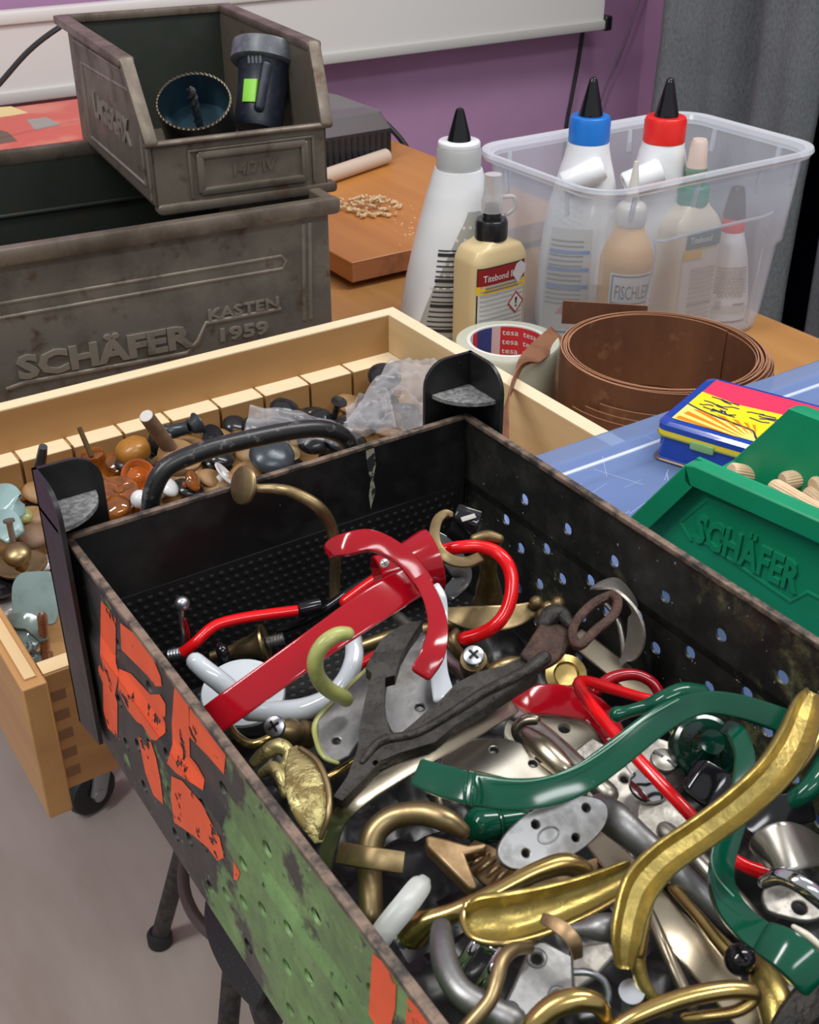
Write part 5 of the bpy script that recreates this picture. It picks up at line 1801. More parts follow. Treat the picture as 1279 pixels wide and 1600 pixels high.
# ---------------- big red hook
T = hk('large dark red hat and coat hook with a broad strap and two curled arms', (480, 1020), .18)
sw(T, 'strap', 'red', [(316, 1136, .170, 50), (344, 1116, .177, 52), (430, 1054, .188, 52), (520, 990, .196, 54), (590, 942, .200, 58), (640, 912, .201, 54), (664, 902, .201, 40)], 'flat', .13, NV, cap='flat')
spin(T, 'mounting_cup', 'red', (590, 902, .186), (676, 876, .188), [(.30, 3), (.26, 20), (0, 31), (.02, 34), (.3, 36), (.6, 42), (.9, 51), (1, 52), (1.03, 46), (1.04, 5)], 40)
screw_head(T, (601, 880), .197, NV + V((-.3, .1, 0)), 8, 'nickel')
sw(T, 'upper_arm', 'red', [(514, 862, .211, 22), (522, 856, .213, 30), (543, 851, .215, 37), (575, 845, .216, 36), (606, 855, .214, 32), (632, 873, .211, 30), (652, 896, .207, 30), (664, 914, .204, 30)], 'flat', .42, NV)
sw(T, 'lower_arm', 'red', [(648, 896, .206, 24), (662, 912, .206, 24), (677, 944, .205, 27), (684, 981, .203, 32), (677, 1020, .200, 38), (660, 1050, .196, 36)], 'flat', .42, NV)
T = hk('bright red round loop handle beside the right wall', (790, 900), .175, 'loop_handle', 'handle')
sw(T, 'loop', 'redb', [(540, 940, .158, 20), (600, 898, .168, 20), (663, 870, .180, 21), (692, 860, .184, 21), (720, 855, .186, 21), (748, 854, .186, 21), (772, 861, .185, 22), (790, 877, .183, 22), (799, 900, .179, 22), (799, 928, .174, 22), (791, 955, .169, 22), (774, 977, .165, 22), (752, 990, .161, 22), (726, 998, .158, 22)])

# ---------------- middle
T = hk('olive enamel hook whose worn plate shows bare metal, left of the iron hook', (520, 1080), .17)
P_ = [(576, 1044), (535, 1084), (495, 1126), (497, 1160), (508, 1182), (526, 1190), (546, 1182), (565, 1150), (592, 1090)]
pl(T, 'plate_body', H['alu'], P_, .168, NU, .002, [(526, 1157, 6)])
sw(T, 'painted_edge', 'olive', [(578, 1042, .1705, 8), (536, 1083, .1698, 9), (495, 1126, .168, 10), (496, 1162, .166, 9), (508, 1184, .165, 8), (528, 1192, .164, 7)], 'round')
sw(T, 'hook_arm', 'olive', [(543, 990, .2065, 22), (526, 992, .2075, 25), (505, 1007, .206, 26), (493, 1030, .201, 26), (496, 1055, .194, 26), (512, 1076, .186, 26), (540, 1092, .177, 26)])
T = hk('bare metal plate with two holes behind the iron hook prong', (645, 1090), .158, 'backplate', 'backplate')
pl(T, 'plate_body', 'alu', [(662, 990), (640, 1012), (612, 1050), (600, 1090), (604, 1130), (622, 1150), (660, 1138), (690, 1108), (700, 1060), (690, 1010)], .158, NU, .0022, [(656, 1105, 7), (668, 1002, 5)], smooth=3)
T = hk('slim white flat arm hanging down under the red hook', (688, 1010), .165)
sw(T, 'hook_arm', 'white', [(676, 920, .186, 26), (685, 936, .183, 26), (690, 965, .178, 20), (688, 1005, .172, 20), (686, 1050, .166, 28), (694, 1090, .160, 36)], 'flat', .35, NV)
T = hk('cross-head screw standing in a brass sleeve right of the red hook', (740, 1035), .165, 'screw', 'screw')
spin(T, 'sleeve', 'abrass', (744, 1064, .148), (740, 1030, .166), [(0, 20), (.3, 22), (.6, 18), (.7, 22), (1, 20)])
screw_head(T, (740, 1024), .170, (-.28, -.42, .86), 17)
sw(T, 'curved_neck', 'abrass', [(712, 988, .166, 14), (706, 1000, .166, 17), (714, 1016, .162, 18), (734, 1040, .154, 18)])
T = hk('stubby brass elbow right of the standing cross-head screw', (785, 1040), .15, 'elbow', 'hook')
sw(T, 'elbow_body', 'abrass', [(756, 1056, .148, 24), (780, 1044, .152, 26), (804, 1034, .152, 18), (826, 1038, .148, 14)])

T = hk('dark cast iron antler-shaped hook with a slotted ring end, across the middle', (700, 1110), .185)
Z5 = lambda pts: [(250 + x / 1.862, 703 + y / 1.862) for x, y in pts]
pl(T, 'antler_body', 'iron', Z5([(765, 496), (735, 500), (700, 511), (650, 545), (620, 590), (598, 634), (617, 650), (598, 720), (582, 800), (575, 870), (545, 950), (505, 1008), (530, 1020), (600, 952), (640, 905), (700, 880), (800, 850), (860, 800), (960, 742), (1050, 685), (1100, 655), (1108, 580), (1060, 600), (1000, 628), (940, 642), (900, 658), (860, 680), (830, 712), (800, 745), (785, 750), (740, 792), (690, 832), (668, 818), (652, 740), (656, 662), (684, 655), (700, 600), (725, 555)]), .189, (-.2, -.3, .92), .0065, [(587, 1192, 5)], bevel=.0022)
sw(T, 'ridge', 'iron', [(566, 1190, .1895, 10), (596, 1158, .191, 16), (650, 1146, .1925, 14), (710, 1112, .194, 16), (760, 1080, .195, 18), (820, 1050, .196, 20), (850, 1028, .197, 24)], 'round')
sw(T, 'rust_head', 'rust', [(828, 1034, .194, 40), (850, 1016, .196, 56), (866, 994, .197, 56), (872, 972, .196, 44), (862, 962, .195, 28)], 'flat', .35, NV)
sw(T, 'bump_head', 'iron', [(850, 975, .199, 26), (862, 962, .2, 34), (878, 962, .2, 28), (890, 975, .199, 16)], 'round')
lp = [(894, 995), (900, 972), (924, 946), (952, 932), (964, 940), (958, 962), (930, 986), (906, 1008)]
bm = B(); PP = [at(a, b, .198 + .004 * ((a - 890) / 70.)) for a, b in lp]
sweep(bm, PP, wpx(7.5, PP[0]), wpx(9, PP[0]), 'flat', NV, closed=True, res=5)
link('ring_end', bm, H['rust'], T)

# right wall shell and bars
T = hk('satin nickel shell pull standing at the right wall', (980, 970), .155, 'shell_pull', 'handle')
sw(T, 'shell', 'satin', [(930, 915, .168, 30), (948, 912, .171, 56), (972, 925, .171, 66), (990, 955, .168, 66), (994, 990, .160, 60), (982, 1020, .150, 44), (970, 1036, .146, 26)], 'flat', .10, [V((0, .3, 1)), V((.1, .3, 1)), V((.55, .1, .8)), V((.85, -.1, .5)), V((.9, -.3, .2)), V((.8, -.5, -.1)), V((.7, -.6, -.3))], res=7)
sw(T, 'inner_lip', 'nickel', [(938, 935, .158, 8), (962, 962, .156, 9), (972, 995, .150, 10), (976, 1034, .142, 10)])
T = hk('flat nickel bar handle lying along the right wall', (970, 1050), .14, 'bar_handle', 'handle')
sw(T, 'bar', 'champ', [(900, 996, .140, 34), (940, 1028, .140, 36), (990, 1068, .139, 36), (1040, 1110, .138, 34)], 'flat', .35, NV)
T = hk('round gilt rosette peeping out behind the iron hook', (890, 1050), .142, 'rosette', 'backplate')
disc(T, 'rosette_disc', 'brass', (884, 1055), .142, NV, 34, [(1, 0), (.95, .12), (.6, .22), (.5, .1), (0, .12)], 32)

# nickel rod with oval clamp
T = hk('long nickel rod with a rounded clamp, passing under the iron hook', (790, 1110), .155, 'nickel_rod', 'rod')
sw(T, 'rod', 'nickel', [(622, 965, .146, 20), (690, 1024, .151, 20), (745, 1070, .154, 22), (800, 1112, .156, 24), (850, 1150, .157, 32), (905, 1200, .158, 34), (950, 1240, .156, 34)])
sw(T, 'clamp', 'champ', [(812, 1158, .160, 14), (806, 1140, .164, 16), (818, 1126, .167, 18), (836, 1124, .167, 18)])
sw(T, 'clamp_tongue', 'champ', [(824, 1150, .168, 30), (850, 1172, .168, 42), (878, 1198, .167, 36), (893, 1212, .166, 22)])
T = hk('cream oval backplate with a countersunk hole under the nickel rod', (880, 1135), .148, 'backplate', 'backplate')
pl(T, 'plate_body', 'cream', [(790, 1150), (800, 1120), (850, 1108), (900, 1112), (935, 1130), (950, 1160), (930, 1185), (880, 1180), (830, 1172)], .150, NU, .003, [(882, 1137, 10)], smooth=4, bevel=.001)
disc(T, 'countersink', 'cream', (882, 1137), .1502, NU, 16, [(.62, -.2), (1, 0), (1.15, .03), (1.15, -.1)], 20, caps=False)
T = hk('oval polished nickel plate with two holes, behind the long green hook', (780, 1188), .165, 'backplate', 'backplate')
pl(T, 'plate_body', 'nickel', [(688, 1196), (704, 1170), (740, 1156), (790, 1154), (830, 1168), (862, 1190), (892, 1212), (870, 1236), (820, 1226), (760, 1220), (710, 1214)], .166, NU, .003, [(772, 1172, 7), (833, 1193, 7)], smooth=4, bevel=.001)
sw(T, 'raised_rim', 'champ', [(694, 1200, .1672, 8), (730, 1206, .1672, 10), (790, 1220, .1672, 10), (850, 1236, .1672, 9)])
T = hk('red curved bracket behind the bent red rod', (880, 1100), .155, 'bracket', 'bracket')
sw(T, 'bracket_arm', 'red', [(800, 1094, .156, 30), (835, 1094, .158, 46), (880, 1096, .159, 50), (925, 1110, .158, 46), (955, 1145, .155, 40), (966, 1178, .150, 32)], 'flat', .4, NV)
sw(T, 'bracket_loop', 'red', [(930, 1080, .160, 20), (955, 1060, .162, 20), (990, 1054, .162, 18), (1018, 1066, .160, 18), (1034, 1090, .156, 18)], 'round')
T = hk('bright red rod bent to a narrow V, running under the long green hook', (1000, 1180), .165, 'handle_rod', 'rod')
sw(T, 'rod', 'redb', [(1040, 1098, .160, 17), (1000, 1089, .163, 17), (955, 1076, .168, 18), (922, 1066, .172, 19), (905, 1068, .174, 21), (912, 1086, .174, 21), (942, 1124, .173, 21), (1000, 1190, .170, 21), (1050, 1243, .167, 21), (1100, 1296, .163, 21), (1150, 1345, .158, 21), (1200, 1366, .155, 24), (1215, 1371, .154, 24)])

# steel plates right of centre
T = hk('bare steel strip plate with a hex recess screw, under the green hook', (960, 1205), .150, 'strip_plate', 'backplate')
pl(T, 'plate_body', 'satin', [(896, 1172), (925, 1150), (960, 1170), (1010, 1235), (1000, 1285), (960, 1290), (915, 1245)], .150, NU, .003, [(976, 1216, 7)], bevel=.001)
screw_head(T, (932, 1170), .152, NU, 17, 'nickel', 'slot')
T = hk('round steel boss with one large slotted screw beside the green hub', (1035, 1190), .152, 'boss', 'backplate')
disc(T, 'boss_disc', 'satin', (1025, 1200), .148, NU, 52, [(1, -.2), (1, .12), (.92, .2), (0, .22)], 40)
screw_head(T, (1038, 1188), .157, NU, 22, 'nickel', 'slot')
T = hk('shiny oval nickel knob reflecting the red rod', (1012, 1228), .154, 'knob', 'knob')
disc(T, 'knob_head', 'chrome', (1014, 1228), .156, NU, 32, [(.4, -.5), (.9, -.25), (1, 0), (.95, .15), (.6, .26), (0, .3)], 36)
T = hk('round steel pot knob below the red rod', (1030, 1285), .145, 'knob', 'knob')
disc(T, 'knob_head', 'satin', (1040, 1285), .148, NU, 50, [(.3, -.8), (.8, -.4), (1, 0), (.9, .3), (.5, .45), (0, .5)], 36)

# ---------------- green hooks
T = hk('long glossy green coat hook sweeping across the pile toward the right wall', (830, 1240), .195)
sw(T, 'hook_arm', 'green', [(654, 1207, .195, 44), (690, 1220, .196, 50), (740, 1233, .198, 50), (800, 1241, .199, 49), (860, 1236, .200, 47), (910, 1216, .201, 46), (960, 1181, .202, 46), (1010, 1141, .202, 44), (1052, 1113, .201, 40), (1100, 1098, .198, 36), (1150, 1103, .194, 38), (1200, 1118, .188, 40), (1252, 1137, .180, 40)], 'flat', .24, [NV, NV, NV, NV, NV, NV, NV, NV, NV, NV, NV, NV, NV])
for a, b, c_ in ((727, 1206, 1256), (738, 1209, 1258)):
    sw(T, 'ring_line', 'green', [(a + 4, b, .203, 6), (a, (b + c_) / 2, .2035, 7), (a - 1, c_, .200, 6)], 'round')
sw(T, 'worn_edge', 'greenl', [(760, 1217, .2035, 2.2), (830, 1220, .204, 2.2), (900, 1200, .205, 2.2), (960, 1162, .2055, 2.2), (1010, 1122, .2055, 2.2), (1060, 1093, .204, 2.2)], 'round')
T = hk('slender green hook with a ball tip behind the long green hook', (1020, 1100), .18)
sw(T, 'hook_arm', 'green', [(964, 1116, .182, 26), (980, 1112, .183, 20), (1008, 1104, .185, 22), (1036, 1094, .188, 30), (1066, 1082, .189, 32), (1096, 1082, .187, 26)])
T = hk('dark green bell-shaped hook base with black underside, right of the slotted boss', (1100, 1165), .165)
disc(T, 'bell_base', 'greend', (1100, 1168), .160, NV, 54, [(1, -.25), (1.02, 0), (.92, .2), (.8, .25), (.7, .45), (.55, .55), (.4, .85), (.35, 1.0), (0, 1.05)], 44)
sw(T, 'black_underside', 'black', [(1090, 1215, .160, 60), (1120, 1235, .158, 64), (1145, 1250, .155, 50)], 'flat', .5, NV)
T = hk('S-shaped green hook with a squared foot at the lower right', (1140, 1340), .18)
sw(T, 'hook_arm', 'green', [(1134, 1136, .186, 22), (1150, 1146, .187, 30), (1162, 1176, .187, 32), (1162, 1215, .186, 34), (1152, 1262, .184, 38), (1138, 1310, .183, 38), (1128, 1350, .183, 38), (1128, 1385, .184, 42), (1143, 1420, .186, 46), (1172, 1452, .188, 48), (1200, 1470, .189, 50)], 'flat', .45, NV)
sw(T, 'foot', 'green', [(1200, 1470, .190, 56), (1225, 1484, .191, 64), (1250, 1505, .190, 66), (1268, 1528, .187, 62)], 'flat', .5, NV, cap='round')
sw(T, 'worn_edge', 'greenl', [(1146, 1400, .1915, 2.2), (1120, 1370, .190, 2.2), (1112, 1340, .189, 2.2), (1122, 1300, .189, 2.2), (1134, 1262, .190, 2.2)], 'round')
sw(T, 'foot_pad', 'cream', [(1240, 1448, .190, 8), (1262, 1462, .190, 12), (1285, 1482, .189, 10)], 'round')
T = hk('green enamel knob lying on its side below the long green hook', (770, 1287), .155, 'knob', 'knob')
spin(T, 'knob_head', 'green', (730, 1293, .160), (820, 1280, .156), [(0, 2), (.02, 18), (.10, 27), (.25, 30), (.42, 30), (.44, 27), (.47, 30), (.50, 27), (.55, 22), (1, 22)])
T = hk('green hook end poking in at the right edge of the picture', (1255, 1235), .16)
sw(T, 'hook_arm', 'green', [(1215, 1262, .160, 20), (1240, 1250, .164, 30), (1268, 1228, .168, 34), (1292, 1190, .170, 34)])

# ---------------- left front: brass and nickel
T = hk('gilded leaf-shaped ornament with rough texture beside the left panel', (480, 1240), .165, 'ornament', 'ornament')
sw(T, 'leaf', 'leafgold', [(458, 1168, .172, 14), (466, 1190, .174, 40), (476, 1225, .174, 62), (486, 1262, .172, 60), (494, 1292, .169, 40), (498, 1316, .166, 14)], 'flat', .16, NV)
sw(T, 'leaf_rim', 'abrass', [(470, 1170, .176, 9), (496, 1190, .177, 10), (512, 1228, .176, 11), (514, 1268, .174, 11), (502, 1308, .168, 9)])
T = hk('crumpled gilded scroll fragment between the screw and the leaf ornament', (425, 1185), .158, 'ornament', 'ornament')
sw(T, 'scroll', 'leafgold', [(398, 1190, .156, 18), (416, 1176, .160, 24), (436, 1166, .163, 26), (452, 1176, .163, 20), (446, 1196, .161, 18)], 'round')
sw(T, 'scroll_tail', 'leafgold', [(410, 1208, .156, 16), (428, 1200, .160, 22), (440, 1216, .160, 22), (446, 1240, .158, 16)], 'round')
T = hk('polished champagne metal handle bent near its lower end, left of the green hook', (640, 1195), .165, 'bow_handle', 'handle')
sw(T, 'bow', 'champ', [(506, 1362, .146, 24), (516, 1315, .156, 27), (530, 1280, .164, 27), (556, 1252, .169, 28), (610, 1214, .172, 30), (680, 1172, .174, 32), (750, 1132, .174, 30), (800, 1104, .172, 26)], 'flat', .45, NV)
T = hk('thin brass rod tucked under the iron hook tail', (545, 1200), .155, 'brass_rod', 'rod')
sw(T, 'rod', 'brass', [(500, 1222, .158, 13), (530, 1205, .160, 14), (560, 1186, .161, 14)])
T = hk('thick antique brass cup hook with a square collar, near the left panel', (590, 1330), .155)
sw(T, 'hook_arm', 'abrass', [(580, 1430, .152, 40), (578, 1375, .157, 40), (577, 1335, .162, 42), (588, 1298, .167, 40), (618, 1276, .170, 38), (662, 1271, .172, 38), (698, 1282, .172, 37), (722, 1298, .170, 26)], 'round')
sw(T, 'collar', 'abrass', [(536, 1334, .166, 34), (580, 1341, .172, 34), (628, 1348, .170, 34)], 'flat', .6, NV, cap='flat')
T = hk('bronze swallow-tail fitting with a carved leaf, in front of the green knob', (715, 1340), .16, 'fitting', 'ornament')
pl(T, 'swallow_tail', 'bronze', [(664, 1308), (672, 1304), (690, 1308), (730, 1319), (756, 1315), (763, 1320), (758, 1328), (726, 1334), (738, 1362), (748, 1382), (742, 1390), (732, 1386), (700, 1354), (668, 1322)], .172, NU, .006, bevel=.0012)
sw(T, 'carved_leaf', H['bronze'], [(735, 1330, .160, 36), (760, 1350, .162, 54), (785, 1372, .160, 52), (808, 1392, .156, 34)], 'flat', .4, NV)
for k in range(6):
    sw(T, 'leaf_vein', 'bronze', [(736 + k * 13, 1352 + k * 9, .1665, 6), (750 + k * 12, 1342 + k * 8, .1685, 8), (764 + k * 11, 1330 + k * 9, .165, 6)], 'round')
T = hk('blunt pale grey bar handle leaning on the left rim', (625, 1425), .165, 'bar_handle', 'handle')
sw(T, 'bar', 'grey', [(664, 1374, .178, 20), (660, 1380, .178, 32), (652, 1390, .178, 38), (632, 1416, .178, 40), (606, 1448, .175, 40), (588, 1472, .172, 38)], 'round', .55, NV)
T = hk('champagne rod standing upright behind the antique cup hook', (692, 1262), .145, 'metal_rod', 'rod')
sw(T, 'rod', 'champ', [(684, 1236, .150, 18), (688, 1262, .146, 18), (694, 1290, .140, 18)])

# flange hook
T = hk('cast aluminium oval flange with four holes on a thick stem, centre of the pile', (866, 1300), .185)
cF = at(866, 1300, .186)
uF = (at(955, 1256, .188) - at(778, 1344, .184)).normalized(); nF = (NV - uF * NV.dot(uF)).normalized()
hF = [(916, 1262), (837, 1288), (900, 1309), (822, 1333)]
bm = B()
a_ = wpx(100, cF); b_ = wpx(44, cF)
plate(bm, circ(cF, nF, a_, 44, b_, uF), nF, .0028, [circ(atP(x, y, cF, nF), nF, wpx(6.5, cF), 10) for x, y in hF])
link('flange', bm, H['alu'], T, bevel=.0009)
bm = B(); q = atP(857, 1305, cF, nF); sweep(bm, circ(q, nF, wpx(18, cF), 16, wpx(11, cF), uF), wpx(1.8, cF), None, 'round', closed=True, res=2, seg=8); link('stamped_oval', bm, H['alu'], T)
sw(T, 'stem', 'alu', [(938, 1262, .178, 44), (960, 1280, .179, 56), (1000, 1314, .176, 48), (1045, 1352, .172, 44), (1095, 1400, .166, 42), (1140, 1440, .160, 40)])

# brass spoon hooks
T = hk('large olive-gold hollow spoon-shaped hook rising at the right edge', (1100, 1300), .195)
sw(T, 'hook_arm', 'gold', [(1268, 1084, .212, 26), (1260, 1108, .212, 50), (1240, 1160, .211, 60), (1204, 1212, .210, 58), (1152, 1260, .208, 56), (1092, 1304, .206, 54), (1038, 1342, .204, 56), (1002, 1382, .202, 60), (986, 1425, .199, 54), (978, 1470, .195, 48), (976, 1508, .190, 30)], 'dish', .42, NV, seg=32)
sw(T, 'polished_edge', 'brass', [(1282, 1100, .210, 10), (1278, 1150, .209, 18), (1240, 1208, .207, 16), (1180, 1264, .205, 14), (1110, 1316, .203, 14), (1050, 1362, .201, 14), (1018, 1400, .199, 16), (1008, 1440, .196, 18), (1000, 1490, .190, 18)], 'round')
sw(T, 'tail', 'gold', [(996, 1480, .190, 26), (998, 1515, .186, 24), (1012, 1548, .182, 22), (1040, 1580, .177, 22)])
T = hk('hollow gold trough-shaped hook lying level left of the spoon hook', (840, 1420), .18)
sw(T, 'hook_arm', 'gold', [(732, 1440, .187, 46), (752, 1438, .188, 76), (800, 1432, .189, 78), (860, 1416, .188, 68), (925, 1392, .186, 54), (985, 1364, .183, 42)], 'dish', .36, NV, seg=32)
sw(T, 'polished_rim', 'brass', [(728, 1412, .189, 10), (724, 1440, .188, 12), (742, 1466, .188, 12), (790, 1474, .189, 11), (850, 1460, .188, 10), (920, 1430, .186, 10), (985, 1392, .183, 10)], 'round')
T = hk('gold tube handle with a flared foot, behind the trough-shaped hook', (760, 1395), .172, 'tube_handle', 'handle')
sw(T, 'tube', 'brass', [(648, 1452, .168, 62), (658, 1446, .170, 50), (676, 1436, .173, 34), (716, 1423, .176, 30), (775, 1395, .179, 30), (835, 1364, .181, 32), (882, 1350, .181, 36), (912, 1360, .178, 32)])
spin(T, 'thread', 'zinc', (650, 1452, .168), (622, 1470, .164), [(0, 14)] + [(k / 14, 16 if k % 2 else 13) for k in range(1, 15)])
T = hk('small bent dark bronze hook lying on the trough rim', (875, 1455), .192)
sw(T, 'hook_arm', 'bronze', [(850, 1436, .1965, 18), (864, 1442, .1975, 22), (884, 1456, .1975, 24), (898, 1474, .1955, 22), (902, 1494, .191, 16)], 'flat', .6, NV)
T = hk('silver teardrop knob beside the stem of the spoon hook', (930, 1450), .188, 'knob', 'knob')
sw(T, 'knob_head', 'alu', [(880, 1450, .188, 10), (905, 1452, .189, 22), (935, 1450, .190, 42), (958, 1448, .190, 42)])

# ---------------- front edge
T = hk('thick polished aluminium hook curling up from the lower left corner', (705, 1520), .182)
sw(T, 'hook_arm', 'alu', [(690, 1452, .184, 34), (691, 1480, .186, 40), (700, 1518, .187, 43), (722, 1552, .187, 44), (760, 1576, .186, 48), (800, 1596, .184, 50)])
T = hk('pair of chrome tubes under the gold trough', (735, 1480), .165, 'tube_handle', 'handle')
sw(T, 'tube', 'chrome', [(762, 1450, .176, 20), (735, 1488, .172, 22), (712, 1524, .166, 22)])
sw(T, 'tube', 'chrome', [(790, 1480, .176, 20), (765, 1520, .172, 22), (745, 1552, .166, 22)])
sw(T, 'joint', 'chrome', [(742, 1468, .172, 16), (770, 1482, .174, 24), (800, 1486, .174, 18)])
T = hk('round antique wire hook curving beside the aluminium plate', (780, 1530), .19)
sw(T, 'hook_arm', 'abrass', [(826, 1480, .190, 20), (802, 1484, .193, 23), (784, 1502, .194, 25), (776, 1532, .193, 25), (766, 1562, .191, 25), (740, 1594, .188, 26), (716, 1620, .185, 26)])
T = hk('cast aluminium angular plate with countersunk holes at the bottom edge', (845, 1540), .182, 'backplate', 'backplate')
PA = [(832, 1468), (852, 1470), (896, 1492), (898, 1552), (880, 1580), (850, 1620), (780, 1625), (776, 1590), (800, 1542)]
pl(T, 'plate_body', 'alu', PA, .184, NU, .004, [(839, 1497, 9), (797, 1580, 9), (872, 1556, 9)], bevel=.0012)
for x, y in ((839, 1497), (797, 1580), (872, 1556)):
    q = pt_on(PA, .184, NU, (x, y)); r = wpx(15, q)
    bm = B(); lathe(bm, [(r * .62, -r * .25), (r, .0001), (r * 1.1, .0003), (r * 1.1, -.0003)], q, NU, 24, caps=False); link('countersink', bm, H['alu'], T)
T = hk('brass ring arc rising over the aluminium plate at the bottom edge', (885, 1575), .188, 'ring_pull', 'handle')
sw(T, 'ring', 'brass', [(816, 1630, .188, 30), (836, 1598, .193, 36), (868, 1572, .196, 40), (905, 1562, .197, 38), (934, 1570, .195, 32), (946, 1592, .190, 24)])
T = hk('open zinc wire loop between the aluminium plate and the loose screw', (930, 1545), .175, 'wire_loop', 'hook')
sw(T, 'loop', 'zinc', [(896, 1519, .180, 12), (922, 1520, .180, 12), (944, 1534, .178, 12), (950, 1560, .175, 12), (936, 1582, .172, 12), (908, 1588, .171, 12)])
T = hk('countersunk zinc machine screw standing head up near the bottom edge', (984, 1560), .175, 'screw', 'screw')
spin(T, 'shank', 'zinc', (983, 1602, .160), (987, 1550, .182), [(0, 10)] + [(k / 22., 14 if k % 2 else 11.5) for k in range(1, 20)] + [(.9, 13), (.97, 19), (1.0, 20), (1.02, 19), (1.02, 2)])
T = hk('flattened brass loop handle at the bottom edge right of the screw', (1090, 1565), .188, 'loop_handle', 'handle')
sw(T, 'loop', 'brass', [(940, 1622, .188, 26), (990, 1590, .192, 27), (1060, 1562, .194, 30), (1125, 1548, .195, 30), (1168, 1548, .194, 28), (1178, 1560, .192, 22), (1150, 1580, .190, 20), (1095, 1588, .189, 18), (1070, 1590, .188, 16)])
T = hk('wide champagne flat bar running from the spoon hook to the bottom edge', (1085, 1480), .158, 'bar_handle', 'handle')
sw(T, 'bar', 'champ', [(930, 1310, .160, 40), (985, 1372, .162, 50), (1050, 1448, .162, 58), (1110, 1515, .160, 60), (1180, 1600, .156, 56)], 'flat', .3, NV)
T = hk('slim champagne rod left of the flat bar', (1045, 1500), .168, 'metal_rod', 'rod')
sw(T, 'rod', 'champ', [(1014, 1425, .172, 18), (1030, 1462, .172, 20), (1052, 1512, .170, 21), (1080, 1570, .166, 21)])
T = hk('brass rod with a glossy black ball end, right of the flat bar', (1120, 1460), .168, 'knobbed_rod', 'rod')
sw(T, 'rod', 'brass', [(1052, 1388, .168, 18), (1085, 1425, .170, 18), (1116, 1462, .171, 22), (1142, 1490, .171, 28)])
disc(T, 'ball_end', 'black', (1156, 1500), .172, NV, 25, [(math.sin(a), -math.cos(a)) for a in [PI * k / 12 for k in range(13)]], 28)
T = hk('grey metal wedge plate under the teardrop knob', (930, 1500), .170, 'backplate', 'backplate')
pl(T, 'plate_body', 'satin', [(890, 1478), (952, 1470), (962, 1492), (930, 1528), (896, 1548)], .172, NU, .003, bevel=.0008)
T = hk('stout brass foot at the bottom edge right of the loop handle', (1205, 1555), .165, 'foot_handle', 'handle')
sw(T, 'foot_body', 'gold', [(1188, 1508, .166, 38), (1198, 1536, .168, 54), (1212, 1572, .168, 58), (1218, 1612, .166, 50)])
T = hk('dark weathered metal hook at the bottom right corner', (1260, 1580), .17)
sw(T, 'hook_arm', 'iron', [(1290, 1530, .172, 40), (1268, 1556, .173, 50), (1240, 1590, .172, 50), (1218, 1625, .170, 44)], 'flat', .4, NV)
T = hk('bright nickel cupped pull at the right edge above the foot of the green hook', (1230, 1330), .17, 'cup_pull', 'handle')
sw(T, 'cup', 'nickel', [(1186, 1340, .170, 40), (1200, 1330, .175, 68), (1232, 1322, .178, 76), (1264, 1322, .174, 66), (1290, 1328, .166, 40)], 'flat', .16, [V((-.8, -.3, .5)), V((-.5, -.4, .8)), V((-.1, -.5, .9)), V((.4, -.5, .8)), V((.7, -.5, .5))], res=7)
T = hk('chrome curved hook over a holed plate at the right edge', (1240, 1395), .168)
pl(T, 'plate_body', 'satin', [(1192, 1392), (1215, 1376), (1262, 1396), (1290, 1425), (1262, 1438), (1222, 1430), (1198, 1420)], .166, NU, .002, [(1249, 1418, 12)], smooth=3)
sw(T, 'hook_arm', 'chrome', [(1196, 1378, .174, 24), (1222, 1370, .178, 30), (1256, 1384, .179, 32), (1290, 1412, .176, 30)], 'round')
T = hk('black plastic clip behind the chrome hook', (1200, 1290), .15, 'clip', 'clip')
sw(T, 'clip_body', 'black', [(1170, 1300, .160, 40), (1210, 1270, .162, 50), (1260, 1262, .160, 46)], 'flat', .5, NV)
T = hk('silver round-ended tube low under the spoon hook', (1090, 1350), .150, 'tube_handle', 'handle')
sw(T, 'tube', 'nickel', [(1040, 1300, .150, 34), (1090, 1345, .150, 36), (1150, 1410, .148, 36), (1200, 1470, .146, 36)])
T = hk('patterned bronze plate low behind the gold trough', (880, 1385), .158, 'ornament', 'ornament')
sw(T, 'plate_body', 'bronze', [(828, 1398, .158, 30), (862, 1385, .160, 44), (905, 1372, .160, 44), (945, 1352, .158, 30)], 'flat', .25, NV)
T = hk('dark bronze rod low between the red hook and the white arm', (620, 1000), .140, 'metal_rod', 'rod')
sw(T, 'rod', 'abrass', [(560, 1012, .138, 20), (610, 996, .142, 24), (660, 985, .142, 22), (720, 975, .138, 20)])
T = hk('red stub of a rod between the white hook and the metal plate', (580, 1030), .15, 'handle_rod', 'rod')
sw(T, 'rod', 'redb', [(556, 1042, .150, 16), (584, 1026, .152, 17), (606, 1014, .152, 17)])
# ================================================================== knobs and bits in the pine drawer
def amber():
    m = mat('amber_glass', (.55, .13, .012), .06, 0, Transmission_Weight=.6, Coat_Weight=.6)
    f = noise_fac(m, 60, .35, .65)
    ln(m, mixc(m, f, (.60, .20, .015), (.16, .022, .003)), bsdf(m).inputs['Base Color'])
    return m


